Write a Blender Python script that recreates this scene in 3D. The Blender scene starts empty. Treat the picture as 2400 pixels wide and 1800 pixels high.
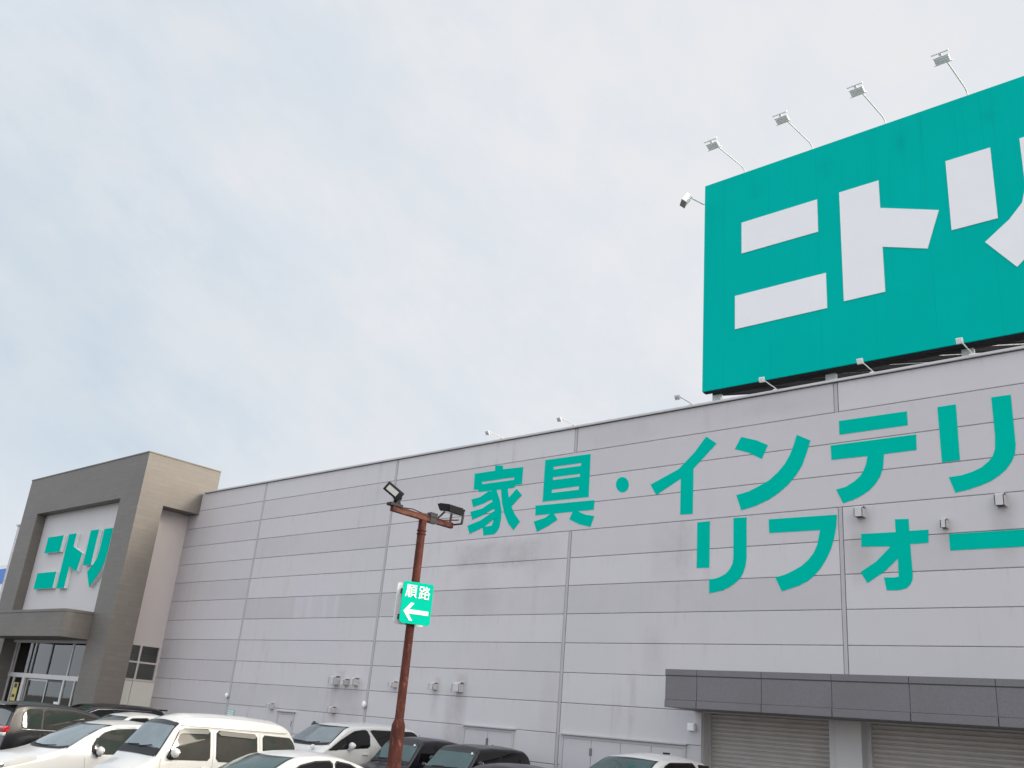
import bpy, bmesh, math, random
from mathutils import Vector, Matrix
from mathutils.geometry import tessellate_polygon
random.seed(7)
C = bpy.context.scene.collection
sc = bpy.context.scene
R = math.radians

# ------------------------------------------------------------------ camera
cam_d = bpy.data.cameras.new('camera'); cam = bpy.data.objects.new('camera', cam_d); C.objects.link(cam)
sc.camera = cam
cam_d.sensor_width = 36.0; cam_d.lens = 36.0 * 2189.14 / 2400.0
cam_d.clip_start = 0.05; cam_d.clip_end = 3000
K, DZ = 1.25, 0.334        # the setting is drawn in units of 1.25 m with its ground line at DZ; brought to metres below
EYE = 2.03
pit, rol, yaw = R(20.2864), R(5.1370), R(-43.0421)
fw = Vector((math.sin(yaw) * math.cos(pit), math.cos(yaw) * math.cos(pit), math.sin(pit)))
rt = Vector((math.cos(yaw), -math.sin(yaw), 0)); up = rt.cross(fw)
r2 = rt * math.cos(rol) + up * math.sin(rol); u2 = up * math.cos(rol) - rt * math.sin(rol)
m = Matrix((r2, u2, -fw)).transposed().to_4x4(); m.translation = (0, 0, (EYE - DZ) * K)
cam.matrix_world = m

# ------------------------------------------------------------------ sky and sun
SUN = Vector((0.80, 0.40, 0.46)).normalized()          # towards the sun: high right, behind the store
el = math.asin(SUN.z); az = math.atan2(SUN.x, SUN.y)
sun_d = bpy.data.lights.new('sun', 'SUN'); sun = bpy.data.objects.new('sun', sun_d); C.objects.link(sun)
sun_d.energy = 2.2; sun_d.angle = R(14); sun_d.color = (1.0, 0.90, 0.76)
sun.rotation_euler = SUN.to_track_quat('Z', 'Y').to_euler()
W = bpy.data.worlds.new('World'); sc.world = W; W.use_nodes = True
nt = W.node_tree; N = nt.nodes; L = nt.links
for n in list(N): N.remove(n)
def wn(t, **k):
    n = N.new(t)
    for a, b in k.items(): setattr(n, a, b)
    return n
def wmath(op, a, b=None, c=None, clamp=False):
    n = N.new('ShaderNodeMath'); n.operation = op; n.use_clamp = clamp
    for i, v in enumerate((a, b, c)):
        if v is None: continue
        if isinstance(v, (int, float)): n.inputs[i].default_value = v
        else: L.new(v, n.inputs[i])
    return n.outputs[0]
def wrange(v, a, b, c, d):
    n = N.new('ShaderNodeMapRange'); n.interpolation_type = 'SMOOTHSTEP'
    L.new(v, n.inputs[0])
    for i, q in enumerate((a, b, c, d)): n.inputs[i + 1].default_value = q
    return n.outputs[0]
def wmix(f, a, b, blend='MIX'):
    n = N.new('ShaderNodeMix'); n.data_type = 'RGBA'; n.blend_type = blend
    if isinstance(f, (int, float)): n.inputs[0].default_value = f
    else: L.new(f, n.inputs[0])
    for s, v in ((n.inputs[6], a), (n.inputs[7], b)):
        if isinstance(v, tuple): s.default_value = (*v, 1)
        else: L.new(v, s)
    return n.outputs[2]
tc = wn('ShaderNodeTexCoord'); dirv = tc.outputs['Generated']
sep = wn('ShaderNodeSeparateXYZ'); L.new(dirv, sep.inputs[0])
sky = wn('ShaderNodeTexSky', sky_type='NISHITA', sun_disc=False, sun_elevation=el, sun_rotation=az, air_density=1.2, dust_density=2.0)
skyd = wmix(1.0, sky.outputs[0], (0.11, 0.11, 0.11), 'MULTIPLY')
def dotv(v):
    n = wn('ShaderNodeVectorMath', operation='DOT_PRODUCT'); L.new(dirv, n.inputs[0]); n.inputs[1].default_value = v; return n.outputs['Value']
def clouds(ax, scale, detail, rough, seed):
    # noise drawn out along the wind: ax = three directions in the sky and their frequencies
    cb = wn('ShaderNodeCombineXYZ')
    for i, (v, f) in enumerate(ax): L.new(wmath('MULTIPLY_ADD', dotv(Vector(v).normalized()), f, seed + i), cb.inputs[i])
    nz = wn('ShaderNodeTexNoise'); nz.inputs['Scale'].default_value = scale; nz.inputs['Detail'].default_value = detail
    nz.inputs['Roughness'].default_value = rough; L.new(cb.outputs[0], nz.inputs['Vector'])
    return nz.outputs[0]
wind = (0.45, 0.70, -0.56); acr = (0.62, 0.26, 0.74); thr = (-0.64, 0.69, 0.35)
c1 = clouds(((wind, .9), (acr, 1.5), (thr, 1.0)), 1.5, 5, 0.55, 3.1)
c2 = clouds(((wind, .55), (acr, 2.6), (thr, 1.0)), 2.6, 7, 0.62, 7.7)
c3 = clouds(((wind, 1.6), (acr, 2.2), (thr, 1.5)), 6.0, 6, 0.6, 1.3)
sdot = dotv(SUN)
glow = wrange(sdot, -0.75, 0.45, 0.0, 1.0)
cov = wmath('ADD', wmath('MULTIPLY', c1, 0.42), wmath('MULTIPLY', c2, 0.40))
cov = wmath('ADD', cov, wmath('MULTIPLY', c3, 0.18))
cov = wmath('ADD', cov, wmath('MULTIPLY', glow, 0.38))
cov = wmath('ADD', cov, wrange(sep.outputs[2], 0.02, 0.30, 0.16, 0.0))
mask = wrange(cov, 0.34, 0.88, 0.0, 1.0)
thin = (0.585, 0.690, 0.775); thick = (0.822, 0.845, 0.888)
base = wmix(mask, thin, thick)
base = wmix(wrange(sdot, -0.25, 0.5, 0.0, 1.0), base, (0.835, 0.850, 0.876))
tint = wmix(wrange(c3, 0.35, 0.7, 0.0, 1.0), (0.975, 0.985, 1.0), (1.03, 1.012, 1.0))
base = wmix(1.0, base, tint, 'MULTIPLY')
base = wmix(0.05, base, skyd)
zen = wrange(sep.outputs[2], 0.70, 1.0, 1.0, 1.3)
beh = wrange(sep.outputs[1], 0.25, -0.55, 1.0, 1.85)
gain = wmath('MULTIPLY', zen, beh)  # zenith and unseen sky behind the camera brightened to light the store front
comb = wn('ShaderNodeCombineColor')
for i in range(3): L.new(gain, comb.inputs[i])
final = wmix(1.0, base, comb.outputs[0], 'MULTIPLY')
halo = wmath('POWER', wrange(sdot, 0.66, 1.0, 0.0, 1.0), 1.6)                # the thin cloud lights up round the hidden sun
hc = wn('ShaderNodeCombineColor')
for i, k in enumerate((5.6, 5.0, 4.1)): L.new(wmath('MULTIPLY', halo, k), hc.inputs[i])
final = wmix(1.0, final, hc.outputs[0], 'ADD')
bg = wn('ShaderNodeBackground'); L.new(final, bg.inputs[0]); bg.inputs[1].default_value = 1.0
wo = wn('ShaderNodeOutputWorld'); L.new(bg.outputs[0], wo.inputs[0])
vs = sc.view_settings; vs.view_transform = 'Standard'; vs.look = 'None'; vs.exposure = 0.0; vs.gamma = 1.0; vs.use_curve_mapping = False
try: sc.cycles.max_bounces = 8
except Exception: pass

# ------------------------------------------------------------------ materials
class Mat:
    def __init__(s, name):
        s.m = bpy.data.materials.new(name); s.m.use_nodes = True; s.t = s.m.node_tree; s.N = s.t.nodes; s.L = s.t.links
        s.b = s.N['Principled BSDF']
    def node(s, t, **k):
        n = s.N.new(t)
        for a, b in k.items(): setattr(n, a, b)
        return n
    def math(s, op, a, b=None, c=None, clamp=False):
        n = s.node('ShaderNodeMath', operation=op); n.use_clamp = clamp
        for i, v in enumerate((a, b, c)):
            if v is None: continue
            if isinstance(v, (int, float)): n.inputs[i].default_value = v
            else: s.L.new(v, n.inputs[i])
        return n.outputs[0]
    def rng(s, v, a, b, c, d):
        n = s.node('ShaderNodeMapRange'); n.interpolation_type = 'SMOOTHSTEP'; s.L.new(v, n.inputs[0])
        for i, q in enumerate((a, b, c, d)): n.inputs[i + 1].default_value = q
        return n.outputs[0]
    def mix(s, f, a, b, blend='MIX'):
        n = s.node('ShaderNodeMix', data_type='RGBA', blend_type=blend)
        if isinstance(f, (int, float)): n.inputs[0].default_value = f
        else: s.L.new(f, n.inputs[0])
        for k, v in ((n.inputs[6], a), (n.inputs[7], b)):
            if isinstance(v, tuple): k.default_value = (*v, 1)
            else: s.L.new(v, k)
        return n.outputs[2]
    def noise(s, scale, detail=4, rough=0.55, scl=(1, 1, 1), coord='Object'):
        tc = s.node('ShaderNodeTexCoord'); mp = s.node('ShaderNodeMapping'); mp.inputs['Scale'].default_value = scl
        s.L.new(tc.outputs[coord], mp.inputs[0])
        n = s.node('ShaderNodeTexNoise'); n.inputs['Scale'].default_value = scale; n.inputs['Detail'].default_value = detail
        n.inputs['Roughness'].default_value = rough; s.L.new(mp.outputs[0], n.inputs['Vector'])
        return n.outputs[0]
    def set(s, col=None, rough=None, metal=None, coat=None, ior=None, spec=None):
        b = s.b.inputs
        if col is not None:
            if isinstance(col, tuple): b['Base Color'].default_value = (*col, 1)
            else: s.L.new(col, b['Base Color'])
        if rough is not None:
            if isinstance(rough, (int, float)): b['Roughness'].default_value = rough
            else: s.L.new(rough, b['Roughness'])
        if metal is not None: b['Metallic'].default_value = metal
        if coat is not None: b['Coat Weight'].default_value = coat; b['Coat Roughness'].default_value = 0.04
        if ior is not None: b['IOR'].default_value = ior
        if spec is not None: b['Specular IOR Level'].default_value = spec
        return s
    def bump(s, h, st=0.2, d=0.01):
        n = s.node('ShaderNodeBump'); n.inputs['Strength'].default_value = st; n.inputs['Distance'].default_value = d
        s.L.new(h, n.inputs['Height']); s.L.new(n.outputs[0], s.b.inputs['Normal'])
def plan_position(P, geo):
    a = P.node('ShaderNodeVectorMath', operation='MULTIPLY_ADD'); P.L.new(geo.outputs['Position'], a.inputs[0]); a.inputs[1].default_value = (1 / K,) * 3; a.inputs[2].default_value = (0, 0, DZ)
    s = P.node('ShaderNodeSeparateXYZ'); P.L.new(a.outputs[0], s.inputs[0]); return s
def simple(name, col, rough=0.6, metal=0, var=0.08, scale=3.0, coat=None, ior=None, scl=(1, 1, 1)):
    M = Mat(name); n = M.noise(scale, 5, 0.6, scl)
    c = M.mix(n, tuple(v * (1 - var) for v in col), tuple(min(1, v * (1 + var)) for v in col))
    M.set(c, rough, metal, coat, ior)
    return M.m
M = {}
# pale wall panels: tone per panel, rain streaks, grime under the vents, the ghost of a removed sign
P = Mat('wall_panel_paint')
geo = P.node('ShaderNodeNewGeometry')
sw = plan_position(P, geo)
X, Z = sw.outputs[0], sw.outputs[2]
wcol = P.mix(geo.outputs['Random Per Island'], (0.448, 0.430, 0.446), (0.548, 0.527, 0.546))
big = P.noise(0.35, 5, 0.6); fine = P.noise(2.2, 6, 0.65)
wcol = P.mix(P.rng(big, 0.35, 0.7, 0.0, 0.55), wcol, (0.545, 0.505, 0.525))
streak = P.noise(1.0, 5, 0.6, (3.2, 1, 0.22))
blot = P.math('MULTIPLY', P.rng(streak, 0.52, 0.74, 0, 1), P.rng(fine, 0.38, 0.62, 0.15, 1))
blotmask = P.math('MULTIPLY', blot, P.rng(P.noise(0.22, 2, 0.5), 0.42, 0.6, 0.05, 1.0))
wcol = P.mix(P.math('MULTIPLY', blotmask, 0.75), wcol, (0.385, 0.36, 0.355))
seam_t = P.math('FRACT', P.math('MULTIPLY', P.math('SUBTRACT', 8.659 + 6.0, Z), 1 / .6))
drip = P.math('MULTIPLY', P.rng(seam_t, 0.0, 0.55, 1.0, 0.0), P.rng(P.noise(1.0, 4, 0.65, (9.0, 1, 0.5)), 0.50, 0.72, 0.0, 0.42))
wcol = P.mix(P.math('MULTIPLY', drip, P.rng(big, 0.3, 0.6, 0.25, 1.0)), wcol, (0.37, 0.345, 0.345))
wcol = P.mix(P.rng(X, -16, 0, 0.0, 0.30), wcol, (0.470, 0.445, 0.455))
def box_mask(x0, x1, z0, z1, ex, ez):
    a = P.math('MULTIPLY', P.rng(X, x0 - ex, x0 + ex, 0, 1), P.rng(X, x1 - ex, x1 + ex, 1, 0))
    b = P.math('MULTIPLY', P.rng(Z, z0 - ez, z0 + ez, 0, 1), P.rng(Z, z1 - ez, z1 + ez, 1, 0))
    return P.math('MULTIPLY', a, b)
gr = None
for (x0, x1, z0, z1, ex, ez, k) in [
        (-20.30, -19.20, 1.9, 2.75, .18, .30, .30), (-16.6, -16.4, 2.2, 2.78, .08, .2, .30), (-16.1, -15.5, 1.5, 2.8, .12, .35, .42),
        (-15.86, -15.5, 2.9, 3.15, .08, .08, .45), (-16.55, -16.35, 2.9, 3.05, .06, .06, .35), (-20.2, -19.9, 2.95, 3.12, .07, .07, .3),
        (-16.2, -13.6, 5.55, 6.15, .25, .12, .38), (-15.9, -14.9, 4.4, 5.5, .3, .5, .22), (-14.0, -13.1, 5.2, 6.2, .3, .4, .20),
        (-10.6, -9.7, 5.0, 6.2, .25, .4, .22), (-6.55, -6.15, 5.0, 6.05, .12, .3, .35), (-5.0, -4.85, 5.35, 5.8, .08, .2, .35),
        (-4.2, -3.85, 5.2, 6.1, .1, .3, .35), (-13.3, -12.9, 1.9, 3.2, .1, .5, .22), (-10.7, -10.3, 3.3, 4.1, .2, .3, .25),
        (-8.9, -6.6, 8.2, 8.5, .5, .12, .16), (-12.2, -10.6, 8.1, 8.5, .6, .15, .14)]:
    q = P.math('MULTIPLY', box_mask(x0, x1, z0, z1, ex, ez), P.rng(fine, 0.25, 0.75, min(.75, k * 0.5), min(.95, k * 1.5)))
    gr = q if gr is None else P.math('MAXIMUM', gr, q)
wcol = P.mix(gr, wcol, (0.33, 0.305, 0.30))
gh = P.math('MULTIPLY', box_mask(-22.55, -20.55, 3.25, 5.65, .03, .03), P.rng(streak, 0.40, 0.62, 0.25, 0.85))
wcol = P.mix(gh, wcol, (0.535, 0.50, 0.535))
band = box_mask(-17.0, 30, 6.255, 8.055, .02, .004)
wcol = P.mix(P.math('MULTIPLY', band, 0.55), wcol, (0.505, 0.475, 0.500))
P.set(wcol, P.rng(fine, 0.2, 0.8, 0.55, 0.8)); P.bump(P.noise(60, 4, 0.6), 0.10, 0.004)
M['wall'] = P.m
M['joint'] = simple('joint_sealant', (0.40, 0.385, 0.40), 0.8)
M['gap'] = simple('joint_shadow_gap', (0.46, 0.44, 0.46), 0.9)
M['coping'] = simple('coping_aluminium', (0.50, 0.49, 0.50), 0.6, 0.0)
M['roof'] = simple('roof_sheet', (0.25, 0.25, 0.25), 0.8)
M['teal'] = simple('teal_letter_paint', (0.0, 0.440, 0.345), 0.7, 0, 0.05, 1.2)
for n_ in M['teal'].node_tree.nodes:
    if n_.type == 'BSDF_PRINCIPLED': n_.inputs['Specular IOR Level'].default_value = 0.0
M['dark_trim'] = simple('dark_trim_and_shadow', (0.07, 0.07, 0.075), 0.6)
# billboard face with a faint darker patch below each top lamp
P = Mat('billboard_teal_film')
n1 = P.noise(0.5, 5, 0.6); n2 = P.noise(14, 3, 0.6, (1, 1, .12))
bc = P.mix(n1, (0.0, 0.385, 0.335), (0.0, 0.450, 0.392)); bc = P.mix(P.math('MULTIPLY', n2, 0.18), bc, (0.0, 0.35, 0.31))
gb = P.node('ShaderNodeNewGeometry'); sw = plan_position(P, gb)
so = None
for x in (-8.25, -6.72, -5.2, -3.6):
    a = P.math('MULTIPLY', P.rng(sw.outputs[0], x - .28, x, 0, 1), P.rng(sw.outputs[0], x, x + .28, 1, 0))
    b = P.math('MULTIPLY', P.rng(sw.outputs[2], 13.05, 13.35, 0, 1), P.rng(sw.outputs[2], 13.4, 13.8, 1, 0))
    q = P.math('MULTIPLY', P.math('MULTIPLY', a, b), P.rng(P.noise(5, 4, .6), .3, .7, .03, .24)); so = q if so is None else P.math('MAXIMUM', so, q)
bc = P.mix(so, bc, (0.003, 0.20, 0.18)); fx = P.math('ABSOLUTE', P.math('SUBTRACT', P.math('FRACT', P.math('MULTIPLY', sw.outputs[0], 0.94)), 0.5))
bc = P.mix(P.rng(fx, 0.0, 0.007, 0.35, 0.0), bc, (0.0, 0.22, 0.20))
bc = P.mix(P.math('MULTIPLY', P.rng(P.noise(1.0, 5, .6, (5, 1, .15)), .5, .75, 0, .35), P.rng(sw.outputs[2], 9.5, 13.9, .2, 1)), bc, (0.004, 0.27, 0.25))
P.set(bc, 0.6, spec=0.01)
M['bill'] = P.m
M['bill_white'] = simple('billboard_white_film', (0.76, 0.755, 0.77), 0.6, 0, 0.03, 2.0)
M['steel_dark'] = simple('dark_steel', (0.02, 0.021, 0.026), 0.9, 0.0)
for n_ in M['steel_dark'].node_tree.nodes:
    if n_.type == 'BSDF_PRINCIPLED': n_.inputs['Specular IOR Level'].default_value = 0.1
M['steel'] = simple('galvanised_steel', (0.44, 0.47, 0.49), 0.5, 0.0, 0.15, 8)
M['corr'] = simple('corrugated_sheet', (0.90, 0.90, 0.88), 0.5, 0.2, 0.12, 2)
M['lamp_pale'] = simple('lamp_pale_grey', (0.86, 0.87, 0.87), 0.5)
M['lamp_grey'] = simple('lamp_grey', (0.52, 0.52, 0.52), 0.5, 0.2)
M['lamp_white'] = simple('lamp_white', (0.78, 0.78, 0.78), 0.45)
# stone tile cladding
P = Mat('tile_cladding')
br = P.node('ShaderNodeTexBrick'); tcb = P.node('ShaderNodeTexCoord'); mpb = P.node('ShaderNodeMapping'); cx = P.node('ShaderNodeSeparateXYZ'); cc = P.node('ShaderNodeCombineXYZ')
P.L.new(tcb.outputs['Object'], cx.inputs[0]); P.L.new(P.math('ADD', cx.outputs[0], cx.outputs[1]), cc.inputs[0]); P.L.new(cx.outputs[2], cc.inputs[1]); P.L.new(cc.outputs[0], br.inputs['Vector'])
br.inputs['Scale'].default_value = 1.0; br.inputs['Brick Width'].default_value = 0.6; br.inputs['Row Height'].default_value = 0.15; br.inputs['Mortar Size'].default_value = 0.006
br.inputs['Color1'].default_value = (0.138, 0.125, 0.113, 1); br.inputs['Color2'].default_value = (0.155, 0.141, 0.127, 1); br.inputs['Mortar'].default_value = (0.120, 0.109, 0.098, 1)
tcol = P.mix(P.rng(P.noise(3, 5, .65, (1, 1, 5)), .3, .7, 0, .5), br.outputs[0], (0.122, 0.110, 0.098))
tcol = P.mix(P.rng(P.noise(0.5, 4, .6), .45, .7, 0, .35), tcol, (0.100, 0.091, 0.081))
P.set(tcol, 0.6); P.bump(br.outputs['Fac'], 0.25, 0.004)
M['tile'] = P.m
M['panel_pink'] = simple('pale_panel', (0.50, 0.455, 0.45), 0.6, 0, 0.05, 1.0)
M['panel_grey'] = simple('pale_sign_panel', (0.50, 0.485, 0.495), 0.6, 0, 0.04, 1.0)
M['alu'] = simple('aluminium_frame', (0.55, 0.53, 0.53), 0.4, 0.3)
M['alu_dark'] = simple('dark_frame', (0.04, 0.042, 0.045), 0.4, 0.2)
M['letter_side'] = simple('letter_return_white', (0.72, 0.76, 0.76), 0.4)
M['door'] = simple('door_paint', (0.495, 0.472, 0.490), 0.75, 0, 0.05)
M['doorframe'] = simple('door_frame_paint', (0.45, 0.43, 0.445), 0.75, 0, 0.05)
M['hinge'] = simple('hinge_dark', (0.16, 0.155, 0.16), 0.5, 0.4)
P = Mat('canopy_stone_panel')
spk = P.noise(45, 3, .7); cl = P.mix(P.rng(spk, .35, .65, 0, 1), (0.130, 0.122, 0.132), (0.156, 0.146, 0.157)); cl = P.mix(P.rng(P.noise(1.2, 5, .6), .4, .7, 0, .5), cl, (0.122, 0.115, 0.12))
P.set(cl, 0.55); M['canopy'] = P.m
M['shutter'] = simple('shutter_slats', (0.41, 0.375, 0.355), 0.5, 0.15, 0.2, 2.5)
M['pier'] = simple('pier_paint', (0.50, 0.485, 0.48), 0.6, 0, 0.06, 1.5)
# rust-brown pole
P = Mat('rusty_brown_paint')
n1 = P.noise(9, 6, .65, (1, 1, .25)); n2 = P.noise(40, 4, .6)
rc = P.mix(P.rng(n1, .3, .7, 0, 1), (0.050, 0.017, 0.014), (0.110, 0.036, 0.028)); rc = P.mix(P.rng(P.noise(14, 6, .7, (1, 1, .5)), .55, .66, 0, .75), rc, (0.20, 0.095, 0.062)); rc = P.mix(P.rng(n2, .58, .75, 0, .6), rc, (0.17, 0.075, 0.05))
P.set(rc, 0.75, spec=0.12); P.bump(n2, .15, .003); M['rust'] = P.m
P = Mat('worn_bar_paint')
n1 = P.noise(7, 6, .65, (1, .5, 1)); rc = P.mix(P.rng(n1, .35, .68, 0, 1), (0.045, 0.014, 0.012), (0.16, 0.065, 0.045)); P.set(rc, .75, spec=.2); M['rust_bar'] = P.m
M['black'] = simple('black_plastic', (0.010, 0.010, 0.012), 0.7)
M['black_metal'] = simple('black_metal', (0.03, 0.03, 0.035), 0.35, 0.3)
M['lens'] = simple('lamp_lens', (0.55, 0.55, 0.55), 0.15)
M['sign_green'] = simple('sign_green', (0.0, 0.46, 0.315), 0.8, 0, 0.06, 5)
for n_ in M['sign_green'].node_tree.nodes:
    if n_.type == 'BSDF_PRINCIPLED': n_.inputs['Specular IOR Level'].default_value = 0.04
M['sign_white'] = simple('sign_white', (0.76, 0.78, 0.78), 0.4, 0, 0.02)
M['sign_teal_small'] = simple('sign_pale_green', (0.30, 0.47, 0.43), 0.4)
def paint(name, col, rough=0.28, coat=0.7):
    P = Mat(name); n = P.noise(1.2, 3, .5)
    c = P.mix(n, tuple(v * .96 for v in col), col); 
    P.set(c, rough, 0, coat); return P.m
M['car_white'] = paint('car_paint_white', (0.57, 0.57, 0.555))
M['car_pearl'] = paint('car_paint_pearl', (0.575, 0.58, 0.58))
M['car_black'] = paint('car_paint_black', (0.006, 0.006, 0.009), 0.25, 0.08)
M['car_navy'] = paint('car_paint_navy_black', (0.010, 0.010, 0.017), 0.28, 0.1)
M['car_grey'] = paint('car_paint_dark_grey', (0.06, 0.058, 0.06), 0.25, 0.5)
def glass_opaque(name, col, ior=1.55, rough=0.03):
    P = Mat(name); n = P.noise(1.6, 4, .6)
    c = P.mix(P.rng(n, .3, .7, 0, 1), tuple(v * .72 for v in col), col); P.set(c, rough, 0, None, ior); return P.m
M['glass_ws'] = glass_opaque('windscreen_glass', (0.16, 0.20, 0.22), 1.7)
M['glass_teal'] = glass_opaque('windscreen_glass_teal', (0.040, 0.080, 0.083), 1.5)
M['glass_side'] = glass_opaque('side_glass', (0.045, 0.043, 0.036), 1.6)
M['glass_priv'] = glass_opaque('privacy_glass', (0.006, 0.006, 0.006), 1.5)
M['rubber'] = simple('rubber', (0.015, 0.015, 0.015), 0.7)
M['tyre'] = simple('tyre_rubber', (0.02, 0.02, 0.02), 0.85)
M['rim'] = simple('wheel_rim', (0.42, 0.42, 0.43), 0.3, 0.8)
M['chrome'] = simple('chrome', (0.6, 0.6, 0.6), 0.15, 0.9)
M['seam'] = simple('door_seam', (0.25, 0.25, 0.24), 0.8)
M['head_lens'] = simple('headlight_lens', (0.60, 0.61, 0.60), 0.08, 0.2, 0.12, 6)
M['tail_red'] = simple('tail_light_red', (0.42, 0.012, 0.02), 0.12, 0, 0.25, 10, 0.6)
M['visor'] = simple('smoked_visor', (0.20, 0.195, 0.175), 0.08, 0, 0.1, 3, 0.5)
# see-through shop glass
P = Mat('shop_glass')
tr = P.node('ShaderNodeBsdfTransparent'); tr.inputs[0].default_value = (0.80, 0.84, 0.82, 1); gl = P.node('ShaderNodeBsdfGlossy'); gl.inputs['Roughness'].default_value = 0.02
fr = P.node('ShaderNodeFresnel'); fr.inputs[0].default_value = 1.75; mx = P.node('ShaderNodeMixShader'); P.L.new(fr.outputs[0], mx.inputs[0]); P.L.new(tr.outputs[0], mx.inputs[1]); P.L.new(gl.outputs[0], mx.inputs[2])
P.L.new(mx.outputs[0], P.N['Material Output'].inputs[0]); M['shop_glass'] = P.m
P = Mat('tube_light'); P.set((1, 1, 1), .5); P.b.inputs['Emission Color'].default_value = (1, .97, .92, 1); P.b.inputs['Emission Strength'].default_value = 10.0; M['tube'] = P.m
M['room'] = simple('shop_interior', (0.26, 0.25, 0.22), 0.8, 0, 0.3, 1.0)
M['shelf'] = simple('shop_shelf', (0.45, 0.44, 0.42), 0.7, 0, 0.7, 2.2)
M['paper'] = simple('paper_white', (0.74, 0.78, 0.76), 0.7, 0, 0.12, 6)
M['yellow'] = simple('yellow_print', (0.55, 0.46, 0.16), 0.7)
M['ink'] = simple('ink_black', (0.03, 0.035, 0.04), 0.7)
P = Mat('asphalt')
a1 = P.noise(120, 3, .7); a2 = P.noise(.4, 5, .6); ac = P.mix(a1, (0.085, 0.083, 0.08), (0.14, 0.137, 0.132)); ac = P.mix(P.rng(a2, .4, .7, 0, .5), ac, (0.15, 0.145, 0.14)); P.set(ac, .9); P.bump(a1, .4, .01); M['asphalt'] = P.m
M['line'] = simple('road_paint', (0.6, 0.6, 0.58), 0.8, 0, 0.2, 6)
M['kerb'] = simple('kerb_concrete', (0.35, 0.34, 0.33), 0.9, 0, 0.15, 3)
M['far_white'] = simple('white_cladding', (0.72, 0.73, 0.74), 0.6)
M['far_blue'] = simple('blue_fascia', (0.03, 0.16, 0.52), 0.5)

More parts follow.
